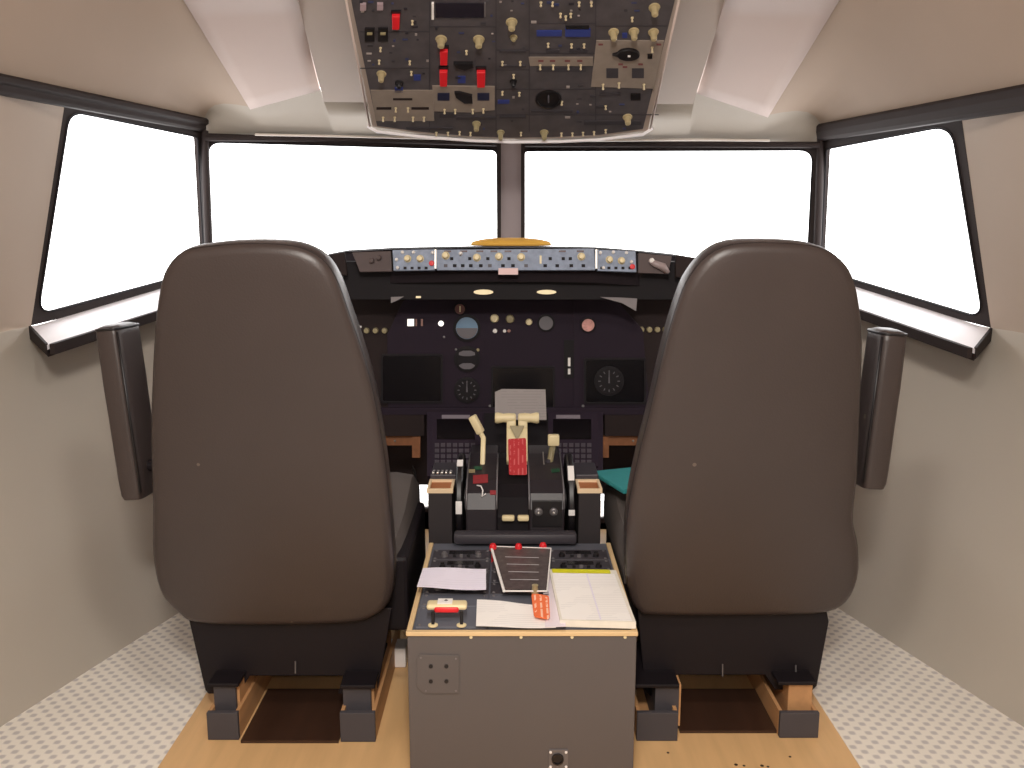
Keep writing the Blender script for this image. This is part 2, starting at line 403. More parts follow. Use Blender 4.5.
# ceiling ----------------------------------------------------------------------
def cpx(pts): return [P(*p) for p in pts]
def thick(bm, pts, t=.02, mi=0):
    pts = [V(p) for p in pts]
    n = (pts[1]-pts[0]).cross(pts[2]-pts[0]).normalized()
    if n.dot(EYE-pts[0]) > 0: n = -n
    k = len(bm.faces); prism(bm, pts, n*t); bm.faces.ensure_lookup_table()
    for f in bm.faces[k:]: f.material_index = mi
cb = B()
for s in (-1, 1):
    if s < 0:
        R0 = P(203, 124, 3.13); Rb = P(0, 80, 2.09); A0 = P(250, 107, 2.97); A1 = P(185, 0, 2.42); B0 = P(320, 88, 2.93); B1 = P(298, 0, 2.42)
        C0 = P(324, 102, 2.92); C1 = P(297, 0, 2.43); D0 = P(400, 103, 2.92); D1 = P(385, 0, 2.43)
    else:
        R0 = P(823, 130, 3.13); Rb = P(1024, 94, 2.09); A0 = P(768, 115, 2.97); A1 = P(838, 0, 2.42); B0 = P(697, 91, 2.93); B1 = P(725, 0, 2.42)
        C0 = P(693, 104, 2.92); C1 = P(726, 0, 2.43); D0 = P(620, 104, 2.92); D1 = P(635, 0, 2.43)
    W[s] = (R0, A0, B0, C0, D0)
    A2 = V((A1.x*.98, 1.85, 2.02)); B2 = V((B1.x, 1.85, 2.02)); Rm = R0.lerp(Rb, .55); 
    Rz = V((Rb.x, -1.5, Rb.z)); Am = V((A1.x*.95, -1.5, 2.1)); A2b = V((A1.x*.95, 1.2, 2.1)); 
    # curved side panel: intermediate rows between rail and stripe edge
    rail = [R0, R0.lerp(Rb, .33), R0.lerp(Rb, .66), Rb, V((Rb.x, 1.2, Rb.z)), Rz]
    edge = [A0, A0.lerp(A1, .5)+V((0, 0, .004)), A1, A2, A2b, Am]
    N = 6
    rows = []
    for k in range(N+1):
        t = k/N; row = []
        for a, b in zip(rail, edge):
            bulge = math.sin(math.pi*t)*.035
            row.append(a.lerp(b, t)+V((s*bulge, 0, bulge)))
        rows.append(row)
    for r1, r2 in zip(rows, rows[1:]):
        for i in range(len(rail)-1):
            f1 = [r1[i], r1[i+1], r2[i+1]]; f2 = [r1[i], r2[i+1], r2[i]]
            for f in (f1, f2):
                k = len(cb.faces); fa = cb.faces.new([cb.verts.new(p) for p in f]); fa.material_index = 0; fa.smooth = True
    # light stripe, dropped a little below the curved panel
    dz = V((0, 0, -.008))
    for a0, a1, b1, b0 in ((A0, A1, B1, B0), (A1, A2, B2, B1)):
        g = [[cb.verts.new(a0.lerp(a1, i_/8).lerp(b0.lerp(b1, i_/8), j_/6)+dz) for j_ in range(7)] for i_ in range(9)]
        for i_ in range(8):
            for j_ in range(6):
                fa = cb.faces.new((g[i_][j_], g[i_+1][j_], g[i_+1][j_+1], g[i_][j_+1])); fa.material_index = 1; fa.smooth = True
        for L_ in ([r_[0] for r_ in g], [r_[-1] for r_ in g], g[0]):
            up_ = [cb.verts.new(v_.co+V((0, 0, .02))) for v_ in L_]
            for k_ in range(len(L_)-1):
                fa = cb.faces.new((L_[k_], L_[k_+1], up_[k_+1], up_[k_])); fa.material_index = 1
    C2 = V((C1.x, 1.85, 2.09)); D2 = V((D1.x, 1.85, 2.09))
    thick(cb, [C0, C1, D1, D0], .02, 2); thick(cb, [C1, C2, D2, D1], .02, 2)
    thick(cb, [A2, V((A1.x*.95, -1.5, 2.03)), V((0, -1.5, 2.03)), V((0, 1.85, 2.03))], .02, 0)
    # forward cowl between the ceiling edge and the windshield head
    def head(u):
        k = min(1, abs(u-512)/309); return P(u, (142-8*k) if s < 0 else 142, 3.36-.23*k)
    tops = [rows[k][0] for k in range(N+1)]+[B0, C0, D0, P(512, 104, 2.92)]
    bu = [203, 212, 222, 232, 243, 254, 266, 325, 335, 400, 512] if s < 0 else [822, 812, 801, 790, 779, 767, 755, 697, 688, 622, 512]
    bots = [head(u) for u in bu]
    tv = [cb.verts.new(p) for p in tops]; bv = [cb.verts.new(p) for p in bots]
    mv = [cb.verts.new(a.lerp(b, .5)+V((0, .0, .012))) for a, b in zip(tops, bots)]
    for P_, Q_ in ((tv, mv), (mv, bv)):
        for k in range(len(tv)-1):
            fa = cb.faces.new((P_[k], P_[k+1], Q_[k+1], Q_[k])); fa.material_index = 3; fa.smooth = True
    Cc = V((0, C1.y, C1.z))
    thick(cb, [D0, D1, V((0, D1.y, D1.z)), V((0, D0.y, D0.z))], .02, 2); thick(cb, [D1, D2, V((0, D2.y, D2.z)), V((0, D1.y, D1.z))], .02, 2)
bmesh.ops.remove_doubles(cb, verts=cb.verts, dist=1e-5)
ceil_cowl = mat('cowl_grey', (162, 152, 140), .65, var=.04)
struct(link('ceiling', cb, [ceil_tan, ceil_light, ceil_mid, ceil_cowl]), 'tan cockpit ceiling with paler stripes running back')
# strip of metal along the windshield head
bm = B(); tube(bm, [P(205, 138, 3.10), P(350, 139, 3.22), P(512, 144, 3.32), P(665, 144.5, 3.22), P(820, 145, 3.10)], .011, 8)
struct(link('trim_8', bm, trimdark, smooth=True), 'dark strip along the top of the windshields')
bm = B(); tube(bm, [P(255, 134.5, 3.06), P(330, 136, 3.1), P(420, 138, 3.16), P(512, 141, 3.2), P(604, 140.5, 3.16), P(700, 139.5, 3.1), P(770, 140.5, 3.06)], .004, 8)
struct(link('trim_9', bm, mat('pale_strip', (200, 190, 180), .4), smooth=True), 'pale metal strip over the windshields')
# back wall (behind the viewpoint) closes the cabin
bm = B(); bb(bm, -1.6, 1.6, -1.56, -1.5, 0, 2.2)
struct(link('wall_back', bm, lining_warm), 'rear wall of the cabin')

# front bulkhead below the windshields, with two low openings
FY = 3.3
def hole(px): return [atY(u, v, FY) for u, v in px]
bm = B()
outer = [V((-.83, FY, 0)), V((.83, FY, 0)), V((1.1, FY, 1.03)), V((-1.1, FY, 1.03))]
holed(bm, outer, [hole([(404, 485), (440, 485), (440, 508), (404, 508)]), hole([(404, 512), (440, 512), (440, 533), (404, 533)]),
                  hole([(585, 494), (605, 494), (607, 518), (585, 518)]), hole([(585, 523), (607, 523), (608, 545), (585, 545)])], (0, .02, 0))
struct(link('wall_front', bm, brownblack), 'dark front bulkhead below the windshields with low openings')
# sills joining window bottoms and bulkhead
bm = B()
for s in (-1, 1):
    pts = [P(210, 281, 3.14), P(512, 281, 3.34), V((0, FY+.02, 1.03)), V((-1.1, FY+.02, 1.03))] if s < 0 else [P(815, 281, 3.14), P(512, 281, 3.34), V((0, FY+.02, 1.03)), V((1.1, FY+.02, 1.03))]
    prism(bm, [p+V((0, 0, 0)) for p in pts], (0, 0, -.02))
    q = [V((s*.78, 3.30, 0)), V((s*1.088, 3.24, .99)), V((s*1.11, 3.33, 1.03)), V((s*.83, 3.33, 0))]
    prism(bm, q, (s*.02, 0, 0))
struct(link('trim_10', bm, brownblack), 'dark sill under the windshields')

# ================================================================== PLATFORM
bm = B(); bb(bm, -.757, .745, 1.2, 3.28, .001, .02)
o = tag(link('wooden_platform', bm, ply, bevel=.002), 'wide flat tan plywood platform under both pilot seats and the centre console', 'platform')
sb = [(668, 753, .003), (790, 757, .003), (736, 765, .004), (744, 766, .003), (762, 766, .004), (768, 767, .003)]
for u, v, r in sb:
    b2 = B(); q = atz(u, v, .0195); cyl(b2, q, q+V((0, 0, .0012)), r, seg=8); link('screw', b2, brownboard, o)

# ================================================================== SEATS
def seat(s, outline, label):
    name = 'pilot_seat'
    cx = -.535 if s < 0 else .505
    root = thing(name, (cx, 1.95, .02), label, 'seat', 'pilot seats')
    b0, b1 = V((0, 1.905, .274)), V((0, 1.745, 1.132))
    up = (b1-b0).normalized(); n = V((1, 0, 0)).cross(up)
    pl = Pl(V((cx, b0.y, b0.z)), n)
    bm = B()
    prof = [(.02, .018, .25), (.02, .017, .5), (.02, .0145, .75), (.02, .0115, .9), (.02, .009, 1), (.009, .006, 1), (.002, -.001, 1), (0, -.012, 1), (0, -.03, 1), (.003, -.06, 1), (.010, -.078, 1), (.022, -.09, 1), (.022, -.096, .9), (.022, -.096, .5)]
    prof = [(i, h-.012, sc) for i, h, sc in prof]
    _, q = pillow(bm, pl, outline, prof, 3)
    back = link('backrest', bm, leather, root, smooth='all')
    # piping round the rear edge
    ce = sum(q, V((0, 0)))/len(q); bm = B(); pts = []
    nq = len(q)
    ar = sum(q[i].x*q[(i+1) % nq].y-q[(i+1) % nq].x*q[i].y for i in range(nq)); sg = 1 if ar > 0 else -1
    for i in range(nq):
        d = (q[(i+1) % nq]-q[i-1]).normalized(); c = q[i]+V((-d.y, d.x))*sg*.0035
        pts.append(pl.p+pl.ex*c.x+pl.ey*c.y+pl.n*(-.018))
    tube(bm, pts, .0035, 6, True); link('piping', bm, blackp, back, smooth='all')
    # cushion with raised front bolsters
    inn, out = (.262, .79) if s < 0 else (.262, .76)
    xi, xo = s*inn, s*out
    bm = B()
    ys = [1.99, 2.05, 2.15, 2.25, 2.33, 2.40, 2.45, 2.47]; zt = [.42, .43, .435, .44, .462, .480, .476, .455]
    ts = [0, .03, .12, .3, .5, .7, .88, .97, 1]; dr = [-.035, -.008, 0, -.006, -.01, -.006, 0, -.008, -.035]
    g = [[bm.verts.new((xi+(xo-xi)*t, y, z+d)) for t, d in zip(ts, dr)] for y, z in zip(ys, zt)]
    gb = [[bm.verts.new((v.co.x, v.co.y, .335)) for v in r] for r in g]
    R_, C_ = len(ys), len(ts)
    for i in range(R_-1):
        for j in range(C_-1):
            bm.faces.new((g[i][j], g[i][j+1], g[i+1][j+1], g[i+1][j])); bm.faces.new((gb[i][j], gb[i+1][j], gb[i+1][j+1], gb[i][j+1]))
        bm.faces.new((g[i][0], g[i+1][0], gb[i+1][0], gb[i][0])); bm.faces.new((g[i][-1], gb[i][-1], gb[i+1][-1], g[i+1][-1]))
    for j in range(C_-1):
        bm.faces.new((g[0][j], gb[0][j], gb[0][j+1], g[0][j+1])); bm.faces.new((g[-1][j], g[-1][j+1], gb[-1][j+1], gb[-1][j]))
    link('cushion', bm, greyfab, root, smooth=True)
    bm = B(); bb(bm, xi+s*.012, xo-s*.012, 2.02, 2.44, .29, .334, .008); link('seat_pan', bm, basemetal, root)
    bm = B(); bb(bm, s*(.243 if s < 0 else .264), s*.30, 1.99, 2.42, .215, .40, .01); link('side_mechanism', bm, basemetal, root)
    # black rear base plate with cut-out
    pb = Pl(V((0, 1.935, 0)), (0, -1, 0))
    if s < 0:
        px = [(186, 608), (205, 690), (208, 694), (238, 694), (250, 676), (343, 676), (338, 694), (374, 694), (378, 688), (392, 608)]
        plate_l = [(238, 694), (250, 676)]
    else:
        px = [(637, 606), (645, 690), (650, 696), (682, 695), (677, 675), (765, 675), (775, 690), (812, 691), (817, 686), (829, 622), (826, 606)]
    bm = B(); ppx(bm, pb, px, -.008, 0); base = link('base_plate', bm, basemetal, root, bevel=.002)
    # side plates running forward
    for e in ((212, 370) if s < 0 else (655, 808)):
        q0 = pb.hit(e, 690).x
        bm = B(); prism(bm, [(q0, 1.937, .285), (q0, 1.937, .115), (q0, 2.36, .115), (q0, 2.36, .30), (q0, 2.02, .30)], (.006*(-1 if q0 > cx else 1), 0, 0)); link('side_plate', bm, basemetal, root)
    # bolts
    for u, v0, v1 in (((224, 672, 684), (296, 660, 672), (356, 680, 687)) if s < 0 else ((664, 684, 688), (722, 663, 675), (795, 664, 686))):
        a, b = pb.hit(u, v0, .006), pb.hit(u, v1, .006)
        bm = B(); tube(bm, [a, b], .0018, 6); link('bolt', bm, steel, base)
    # flanges, posts and floor tracks
    feet = ((205, 214, 236, 207, 238, 740), (338, 343, 371, 340, 375, 742)) if s < 0 else ((645, 655, 679, 637, 678, 741), (780, 788, 812, 780, 819, 738))
    for k, (u0, p0, p1, f0, f1, vb) in enumerate(feet):
        Yf = atz((f0+f1)/2, vb, .021).y
        x0, x1 = atY(f0, 725, Yf).x, atY(f1, 725, Yf).x
        zt_ = atY(f0, 713, Yf).z
        bm = B(); bb(bm, x0, x1, Yf, Yf+.012, .021, zt_)
        tr = link('track', bm, blockgrey, root, bevel=.001)
        bm = B(); bb(bm, x0, x0+.008, Yf+.0125, Yf+.45, .021, zt_-.002); bb(bm, x1-.008, x1, Yf+.0125, Yf+.45, .021, zt_-.002); bb(bm, x0+.009, x1-.009, Yf+.0125, Yf+.45, .021, .03)
        link('track_lining', bm, plyside, tr, label='bare wood inside of the track')
        y1 = Yf+.035
        xa, xb = atY(p0, 700, y1).x, atY(p1, 700, y1).x
        bm = B(); z1 = .135
        bb(bm, xa, xb, y1, y1+.30, .0305, z1)
        wood = (s > 0 and k == 1)
        post = link('post', bm, plyside if wood else blockgrey, root, bevel=.0015)
        if not wood:
            bm = B(); bb(bm, xb-.0005, xb+.006, y1+.01, y1+.30, .031, z1-.002); link('post_side', bm, plyside, post)
        bm = B(); bb(bm, min(x0, xa)-.002, max(x1, xb)-.002, y1-.012, y1+.2, z1+.001, z1+.010, .002)
        link('flange', bm, basemetal, root)
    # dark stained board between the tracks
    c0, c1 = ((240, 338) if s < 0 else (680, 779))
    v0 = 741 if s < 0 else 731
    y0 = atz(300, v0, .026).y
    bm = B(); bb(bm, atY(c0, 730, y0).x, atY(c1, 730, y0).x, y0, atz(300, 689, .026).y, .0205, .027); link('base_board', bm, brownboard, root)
    # stowed armrest beside the backrest
    if s < 0: T0, T1, yaw = P(104, 328, 1.91), P(130, 503, 1.97), .04
    else: T0, T1, yaw = P(897, 333, 1.91), P(876, 492, 1.97), .02
    ax = (T1-T0); L = ax.length; ax.normalize()
    dpt = V((s*math.sin(yaw)*-1, math.cos(yaw), 0)); dpt = (dpt-ax*dpt.dot(ax)).normalized(); wx = ax.cross(dpt)
    bm = B()
    sec = []
    wd, dp = (.027, .12) if s < 0 else (.031, .095)
    for a in range(28):
        t = 2*math.pi*a/28; cxx, cyy = math.cos(t), math.sin(t)
        ex = .38 if s < 0 else .6
        sec.append((wd*math.copysign(abs(cxx)**ex, cxx), dp/2*math.copysign(abs(cyy)**.45, cyy)+dp/2))
    rings = []
    stn = [(-.004, .55), (0, .86), (.006, .97), (.02, 1), (.12, 1.02), (L*.5, 1.0), (L-.05, .98), (L-.015, .95), (L-.004, .86), (L, .6)]
    for h, sc in stn:
        rings.append([bm.verts.new(T0+ax*h+wx*x*sc+dpt*((y-dp/2)*sc+dp/2)) for x, y in sec])
    for a, b in zip(rings, rings[1:]):
        for k in range(28): bm.faces.new((a[k], a[(k+1) % 28], b[(k+1) % 28], b[k]))
    bm.faces.new(rings[0]); bm.faces.new(rings[-1][::-1])
    arm = link('armrest', bm, leather, root, smooth=True)
    bm = B(); tube(bm, [p.co for p in []] or [T0+ax*.004+wx*x*.97+dpt*((y-dp/2)*.97+dp/2) for x, y in sec], .003, 6, True); link('piping', bm, blackp, arm, smooth='all')
    # seam down the inner rear corner
    sgn = 1 if (wx.x*(-s)) > 0 else -1
    bm = B(); tube(bm, [T0+ax*h+wx*(wd*.93*sgn)*1.0+dpt*(.004) for h in (.01, L*.5, L-.02)], .003, 6); link('seam', bm, blackp, arm, smooth='all')
    # bracket that ties armrest to back
    bm = B(); m_ = T0+ax*(L-.07)+dpt*(.06); cyl(bm, m_, m_+V((-s*.08, 0, 0)), .014, seg=14); link('hinge', bm, basemetal, root, smooth=True)
    return root
OL = [(205, 248), (240, 245), (283, 246), (309, 253), (326, 266), (338, 287), (349, 318), (362, 356), (373, 397), (382, 447), (387, 485), (390, 522), (393, 560), (393, 587), (388, 607), (373, 620), (345, 627), (249, 629), (193, 626), (176, 616), (161, 600), (153, 577), (150, 547), (150, 505), (148, 440), (149, 390), (152, 330), (157, 292), (164, 270), (180, 253)]
OR = [(733, 246), (769, 244), (805, 246), (828, 251), (844, 262), (855, 278), (862, 306), (865, 346), (863, 406), (860, 476), (857, 505), (856, 526), (861, 552), (860, 582), (849, 605), (828, 616), (776, 619), (658, 619), (640, 615), (631, 602), (627, 577), (626, 547), (630, 503), (640, 455), (650, 416), (666, 347), (680, 301), (691, 278), (709, 257)]
seat(-1, OL, 'left dark brown leather pilot seat seen from behind')
seat(1, OR, 'right dark brown leather pilot seat seen from behind, teal pad on its cushion')
# teal pad on right cushion
bm = B(); zt = .484
box(bm, (.345, 2.33, zt+.007), (.20, .19, .012), Matrix.Rotation(.35, 3, 'Z'), .003)
tag(link('teal_pad', bm, teal), 'flat teal cloth pad lying on the cushion of the right pilot seat', 'pad')

# ================================================================== CENTRE CONSOLE
ZT = .359; Y0, Y1 = 1.687, 2.20; X0, X1 = -.212, .252
con = thing('centre_console', ((X0+X1)/2, Y0+.2, .021), 'boxy grey console between the two seats, cream top rim, radio panels on top', 'console')
bm = B(); bb(bm, X0+.002, X1-.002, Y0+.001, Y1, .021, ZT-.010, .002); link('cabinet', bm, console_grey, con)
bm = B()
for a in ((X0, X1, Y0-.003, Y0+.009), (X0, X0+.011, Y0+.0092, Y1), (X1-.011, X1, Y0+.0092, Y1)): bb(bm, a[0], a[1], a[2], a[3], ZT-.009, ZT, .0015)
link('top_rim', bm, rimcream, con)
bm = B(); bb(bm, X0+.0115, X1-.0115, Y0+.0095, Y1, ZT-.009, ZT-.003); top = link('top_panel', bm, console_top, con)
pf = Pl(V((0, Y0+.001, 0)), (0, -1, 0)); pt = Pl(V((0, 0, ZT-.003)), (0, 0, 1), V((0, 1, 0)))
pt.ex, pt.ey = V((1, 0, 0)), V((0, 1, 0))
bm = B(); ppx(bm, pf, [(420, 654), (459, 655), (459, 693), (424, 693), (417, 686), (417, 658)], .0005, .003); pp = link('socket_plate', bm, console_grey, con, bevel=.0006)
for u, v in ((431, 665.5), (446.5, 665.5), (431, 680.5), (446.5, 680.5)):
    bm = B(); q = pf.hit(u, v, .003); cyl(bm, q, q+pf.n*.0015, .0042, seg=12); link('socket', bm, blackp, pp)
for u, v in ((421, 657), (456, 658), (456, 690), (426, 690)):
    bm = B(); q = pf.hit(u, v, .003); cyl(bm, q, q+pf.n*.001, .002, seg=8); link('screw', bm, steel, pp)
bm = B(); rpx(bm, pf, 549, 749, 568, 770, .0005, .003); cpn = link('connector', bm, steel, con, bevel=.0006)
bm = B(); q = pf.hit(557.5, 758, .003); lathe(bm, axisM(q, pf.n), [(.0125, 0), (.0125, .004), (.010, .004), (.010, .001), (0, .001)], 24); link('connector_hole', bm, blackp, cpn, smooth=True)
for u, v in ((550.5, 751.5), (566, 751.5), (550.5, 766), (566, 766)):
    bm = B(); q = pf.hit(u, v, .003); lathe(bm, axisM(q, pf.n), [(.003, 0), (.0025, .0015), (0, .002)], 10); link('screw', bm, white, cpn)
for u, v in ((471, 637), (572, 637), (521, 637), (625, 637)):
    bm = B(); q = pf.hit(u, v, .001); lathe(bm, axisM(q, pf.n), [(.0035, 0), (.003, .0015), (0, .002)], 10); link('screw', bm, cream if v else metal, con)
# radio panels on top
def pm(name, px, h0, h1, m, par, **k):
    bm = B(); ppx(bm, pt, px, h0, h1); return link(name, bm, m, par, **k)
def q4(u0, v0, u1, v1):   # rectangle on the console top given by its near-left and far-right corners in metres
    return [(u0, v0), (u1, v0), (u1, v1), (u0, v1)]
def rad(x0, x1, y0, y1, m=console_top, h=.006):
    bm = B(); bb(bm, x0, x1, y0, y1, ZT-.0028, ZT-.003+h, .0012); r = link('radio_panel', bm, m, con)
    for x in (x0+.008, x1-.008):
        for y in (y0+.008, y1-.008):
            b = B(); lathe(b, Matrix.Translation((x, y, ZT-.003+h)), [(.0035, 0), (.003, .0015), (0, .002)], 10); link('screw', b, steel, r)
    return r
top_near = rad(-.195, -.052, 1.702, 1.80, console_top)
cols = [(-.195, -.052), (-.048, .088), (.092, .235)]
dk = mat('radio_dark', (58, 54, 60), .5, var=.08)
rows = [(1.803, 1.865), (1.868, 1.93), (1.933, 2.00), (2.003, 2.07), (2.073, 2.14)]
for ci, (a, b) in enumerate(cols):
    for ri, (c, d) in enumerate(rows):
        r = rad(a, b, c, d, dk if ri > 0 else console_top, .006)
        if ri >= 1:
            w = b-a
            bm = B(); bb(bm, a+w*.28, b-w*.28, (c+d)/2+.002, d-.012, ZT+.0032, ZT+.005); link('display', bm, screen, r)
            for kx in (a+.03, b-.03):
                bm = B(); lathe(bm, Matrix.Translation((kx, c+.022, ZT+.003)), [(.008, 0), (.0075, .007), (.005, .008), (.0045, .012), (0, .012)], 16); link('knob', bm, steel if (ri+ci) % 3 == 1 else blackp, r, smooth=True)
            for kx in range(3):
                bm = B(); box(bm, (a+w*.38+kx*w*.12, c+.018, ZT+.006), (.008, .008, .006)); link('push_button', bm, steel if kx == 1 else blackp, r)
if True:
    rad(-.048, .235, 1.702, 1.80, console_top)
# two white base washers, black posts, cream and red handset
hs = thing('trim_handset', (-.135, 1.735, ZT+.003), 'cream and red handset on two black posts on the console, front left corner', 'control')
zb = ZT+.003
for u in (433, 461.5):
    q = atz(u, 625.5, zb+.001)
    bm = B(); lathe(bm, Matrix.Translation(q), [(.010, 0), (.010, .002), (.006, .003), (0, .003)], 20); link('washer', bm, cream, hs, smooth=True)
    bm = B(); cyl(bm, q+V((0, 0, .003)), q+V((0, .006, .028)), .0034, seg=12); link('post', bm, blackp, hs, smooth=True)
q = atz(447, 605, zb+.034)
bm = B(); 
box(bm, q, (.082, .03, .012), None, .0055, 3); link('handle', bm, cream, hs, smooth=True)
bm = B(); box(bm, q+V((0, -.012, -.004)), (.05, .012, .012), None, .004, 3); link('red_grip', bm, red, hs, smooth=True)
bm = B(); box(bm, q+V((-.004, .002, .0072)), (.03, .024, .002)); cd = link('card', bm, white, hs)
bm = B(); lathe(bm, Matrix.Translation(q+V((-.002, .004, .0083))), [(.004, 0), (0, .003)], 10); link('knob', bm, steel, cd)
# papers on console
def sheet(name, px, z, th, m, lab, cat, curl=.004, nx=10):
    A, Bq, Cq, D = [atz(u, v, z) for u, v in px]     # far-left, far-right, near-right, near-left
    bm = B(); g = []
    for j in range(5):
        row = []
        for i in range(nx+1):
            s_, t_ = i/nx, j/4
            p = A.lerp(Bq, s_).lerp(D.lerp(Cq, s_), t_)
            p.z += curl*(math.sin(s_*5+t_*1.3)*.5+.5)
            row.append(bm.verts.new(p))
        g.append(row)
    gb = [[bm.verts.new(v.co-V((0, 0, th))) for v in r] for r in g]
    for j in range(4):
        for i in range(nx):
            bm.faces.new((g[j][i], g[j][i+1], g[j+1][i+1], g[j+1][i])); bm.faces.new((gb[j][i], gb[j+1][i], gb[j+1][i+1], gb[j][i+1]))
    for i in range(nx):
        bm.faces.new((g[0][i], gb[0][i], gb[0][i+1], g[0][i+1])); bm.faces.new((g[-1][i], g[-1][i+1], gb[-1][i+1], gb[-1][i]))
    for j in range(4):
        bm.faces.new((g[j][0], g[j+1][0], gb[j+1][0], gb[j][0])); bm.faces.new((g[j][-1], gb[j][-1], gb[j+1][-1], g[j+1][-1]))
    return tag(link(name, bm, m, smooth=True), lab, cat)
zk = ZT+.026
note = sheet('folded_note', [(423, 569), (486, 569), (486, 590), (417, 588)], zk, .0015, paper2, 'folded lilac-white paper laid across the left radio panels', 'paper', .004)
sheet('note_sheet', [(477, 600), (536, 605), (556, 628), (476, 627)], ZT+.009, .001, paper, 'white sheet of paper at the middle of the console front edge, under the orange tag', 'paper', .003)
# manual
A, Bq, Cq, D = [atz(u, v, ZT+.018) for u, v in ((549, 569), (616, 570), (636, 622), (560, 620))]
mn = thing('paper_manual', (A+Cq)/2-V((0, 0, .0145)), 'thick stack of white printed pages with a yellow heading strip, front right of console', 'manual')
bm = B(); prism(bm, [A, Bq, Cq, D], (0, 0, -.0145)); link('pages', bm, mat('page_edges', (224, 218, 206), .8, var=.08, vs=40), mn)
bm = B(); e = V((0, 0, .001)); i1 = lambda s_, t_: A.lerp(Bq, s_).lerp(D.lerp(Cq, s_), t_)+e
prism(bm, [i1(.03, .10), i1(.95, .10), i1(.95, .995), i1(.03, .995)], (0, 0, .0006)); link('cover_sheet', bm, paper, mn)
bm = B(); prism(bm, [i1(.04, .01), i1(.90, .01), i1(.90, .09), i1(.04, .09)], (0, 0, .0007)); link('heading_strip', bm, yellow, mn)
bm = B(); prism(bm, [i1(.53, .10)+e, i1(.55, .10)+e, i1(.55, .99)+e, i1(.53, .99)+e], (0, 0, .0003)); link('fold', bm, paper2, mn)
A, Bq, Cq, D = [atz(u, v, ZT+.012) for u, v in ((546, 572), (556, 571), (566, 626), (545, 627))]
bm = B(); prism(bm, [A, Bq, Cq, D], (0, 0, -.0012)); tag(link('loose_sheet', bm, mat('loose_white', (225, 215, 222), .8)), 'white loose sheet sticking out left of the thick page stack', 'paper')
# orange key tag
tg = thing('key_tag', atz(540, 610, ZT+.016), 'orange tag on a brown key clip resting on the white note sheet', 'tag')
K = [atz(u, v, ZT+.016) for u, v in roundpoly([(531, 594), (549, 597), (550, 620), (534, 617)], 3)]
bm = B(); prism(bm, K, (0, 0, .003)); link('tag_plate', bm, orange, tg)
bm = B(); q = atz(535, 592, ZT+.02); lathe(bm, Matrix.Translation(q), [(.007, -.008), (.008, 0), (.006, .012), (.007, .016), (0, .018)], 14); link('clip', bm, creamdull, tg, smooth=True)
bm = B(); q = atz(546, 594, ZT+.019); cyl(bm, q-V((.006, 0, 0)), q+V((.006, 0, .002)), .0035, seg=10); link('ring', bm, steel, tg, smooth=True)
# smoky cover plate with white edge
KP = [atz(u, v, z) for u, v, z in ((491, 547, ZT+.034), (551, 549, ZT+.034), (547, 592, ZT+.022), (504, 592, ZT+.022))]
cv = thing('clear_cover', (KP[2]+KP[3])/2-V((0, 0, .016)), 'smoky plastic cover plate with white edges in the middle of the console', 'cover')
bm = B(); prism(bm, KP, (0, 0, .0015)); link('cover_plate', bm, clearplastic, cv)
for a, b, r in ((0, 1, .0012), (1, 2, .0015), (2, 3, .0018), (3, 0, .0032)):
    bm = B(); tube(bm, [KP[a]+V((0, 0, .002)), KP[b]+V((0, 0, .002))], r, 8); link('edge_strip', bm, white, cv, smooth=True)
for k in range(4):
    bm = B(); a, b = KP[0].lerp(KP[3], .25+k*.17), KP[1].lerp(KP[2], .25+k*.17)
    c0, c1 = a.lerp(b, .2), a.lerp(b, .8); tube(bm, [c0+V((0, 0, .0022)), c1+V((0, 0, .0022))], .0008, 6); link('rib', bm, steel, cv)
for u, v in ((493, 547), (518.5, 547), (543, 546)):
    q = atz(u, v, ZT+.038); bm = B(); lathe(bm, Matrix.Translation(q-V((0, 0, .03))), [(.004, -.009), (.004, .018), (.008, .022), (.009, .032), (.006, .038), (0, .039)], 16)
    link('red_button', bm, red, con, smooth=True)

# ================================================================== THROTTLE QUADRANT
XL, XR = -.118, .134
tq = thing('throttle_quadrant', (0, 2.35, .365), 'black throttle quadrant with cream levers ahead of the console', 'throttle')
prof = [(2.205, .362), (2.205, .445), (2.225, .482), (2.27, .505), (2.35, .522), (2.44, .532), (2.54, .532), (2.54, .362)]
qd = mat('quadrant_black', (38, 32, 37), .45, var=.08)
def slab(x0, x1, name='body', m=qd, pr=prof):
    bm = B(); prism(bm, [V((x0, y, z)) for y, z in pr], (x1-x0, 0, 0)); return link(name, bm, m, tq, bevel=.004)
sx0, sx1 = atY(497, 500, 2.25).x, atY(529, 500, 2.25).x
slab(XL, sx0); slab(sx1, XR)
rec = [(y+(.03 if z > .45 else .006), z-.02) for y, z in prof[1:-1]]
slab(sx0, sx1, 'lever_slot', darker, [(2.211, .362)]+rec[:-1]+[(2.54, .51), (2.54, .362)])
for x in (sx0, sx1, XL+.001, XR-.001):
    bm = B(); tube(bm, [V((x, y, z+.001)) for y, z in prof[1:6]], .0022, 8); link('edge_trim', bm, steel, tq, smooth='all')
bm = B(); bb(bm, XL-.03, XR+.03, 2.165, 2.204, ZT+.006, ZT+.034, .008); link('front_bar', bm, dk, tq, smooth=True)
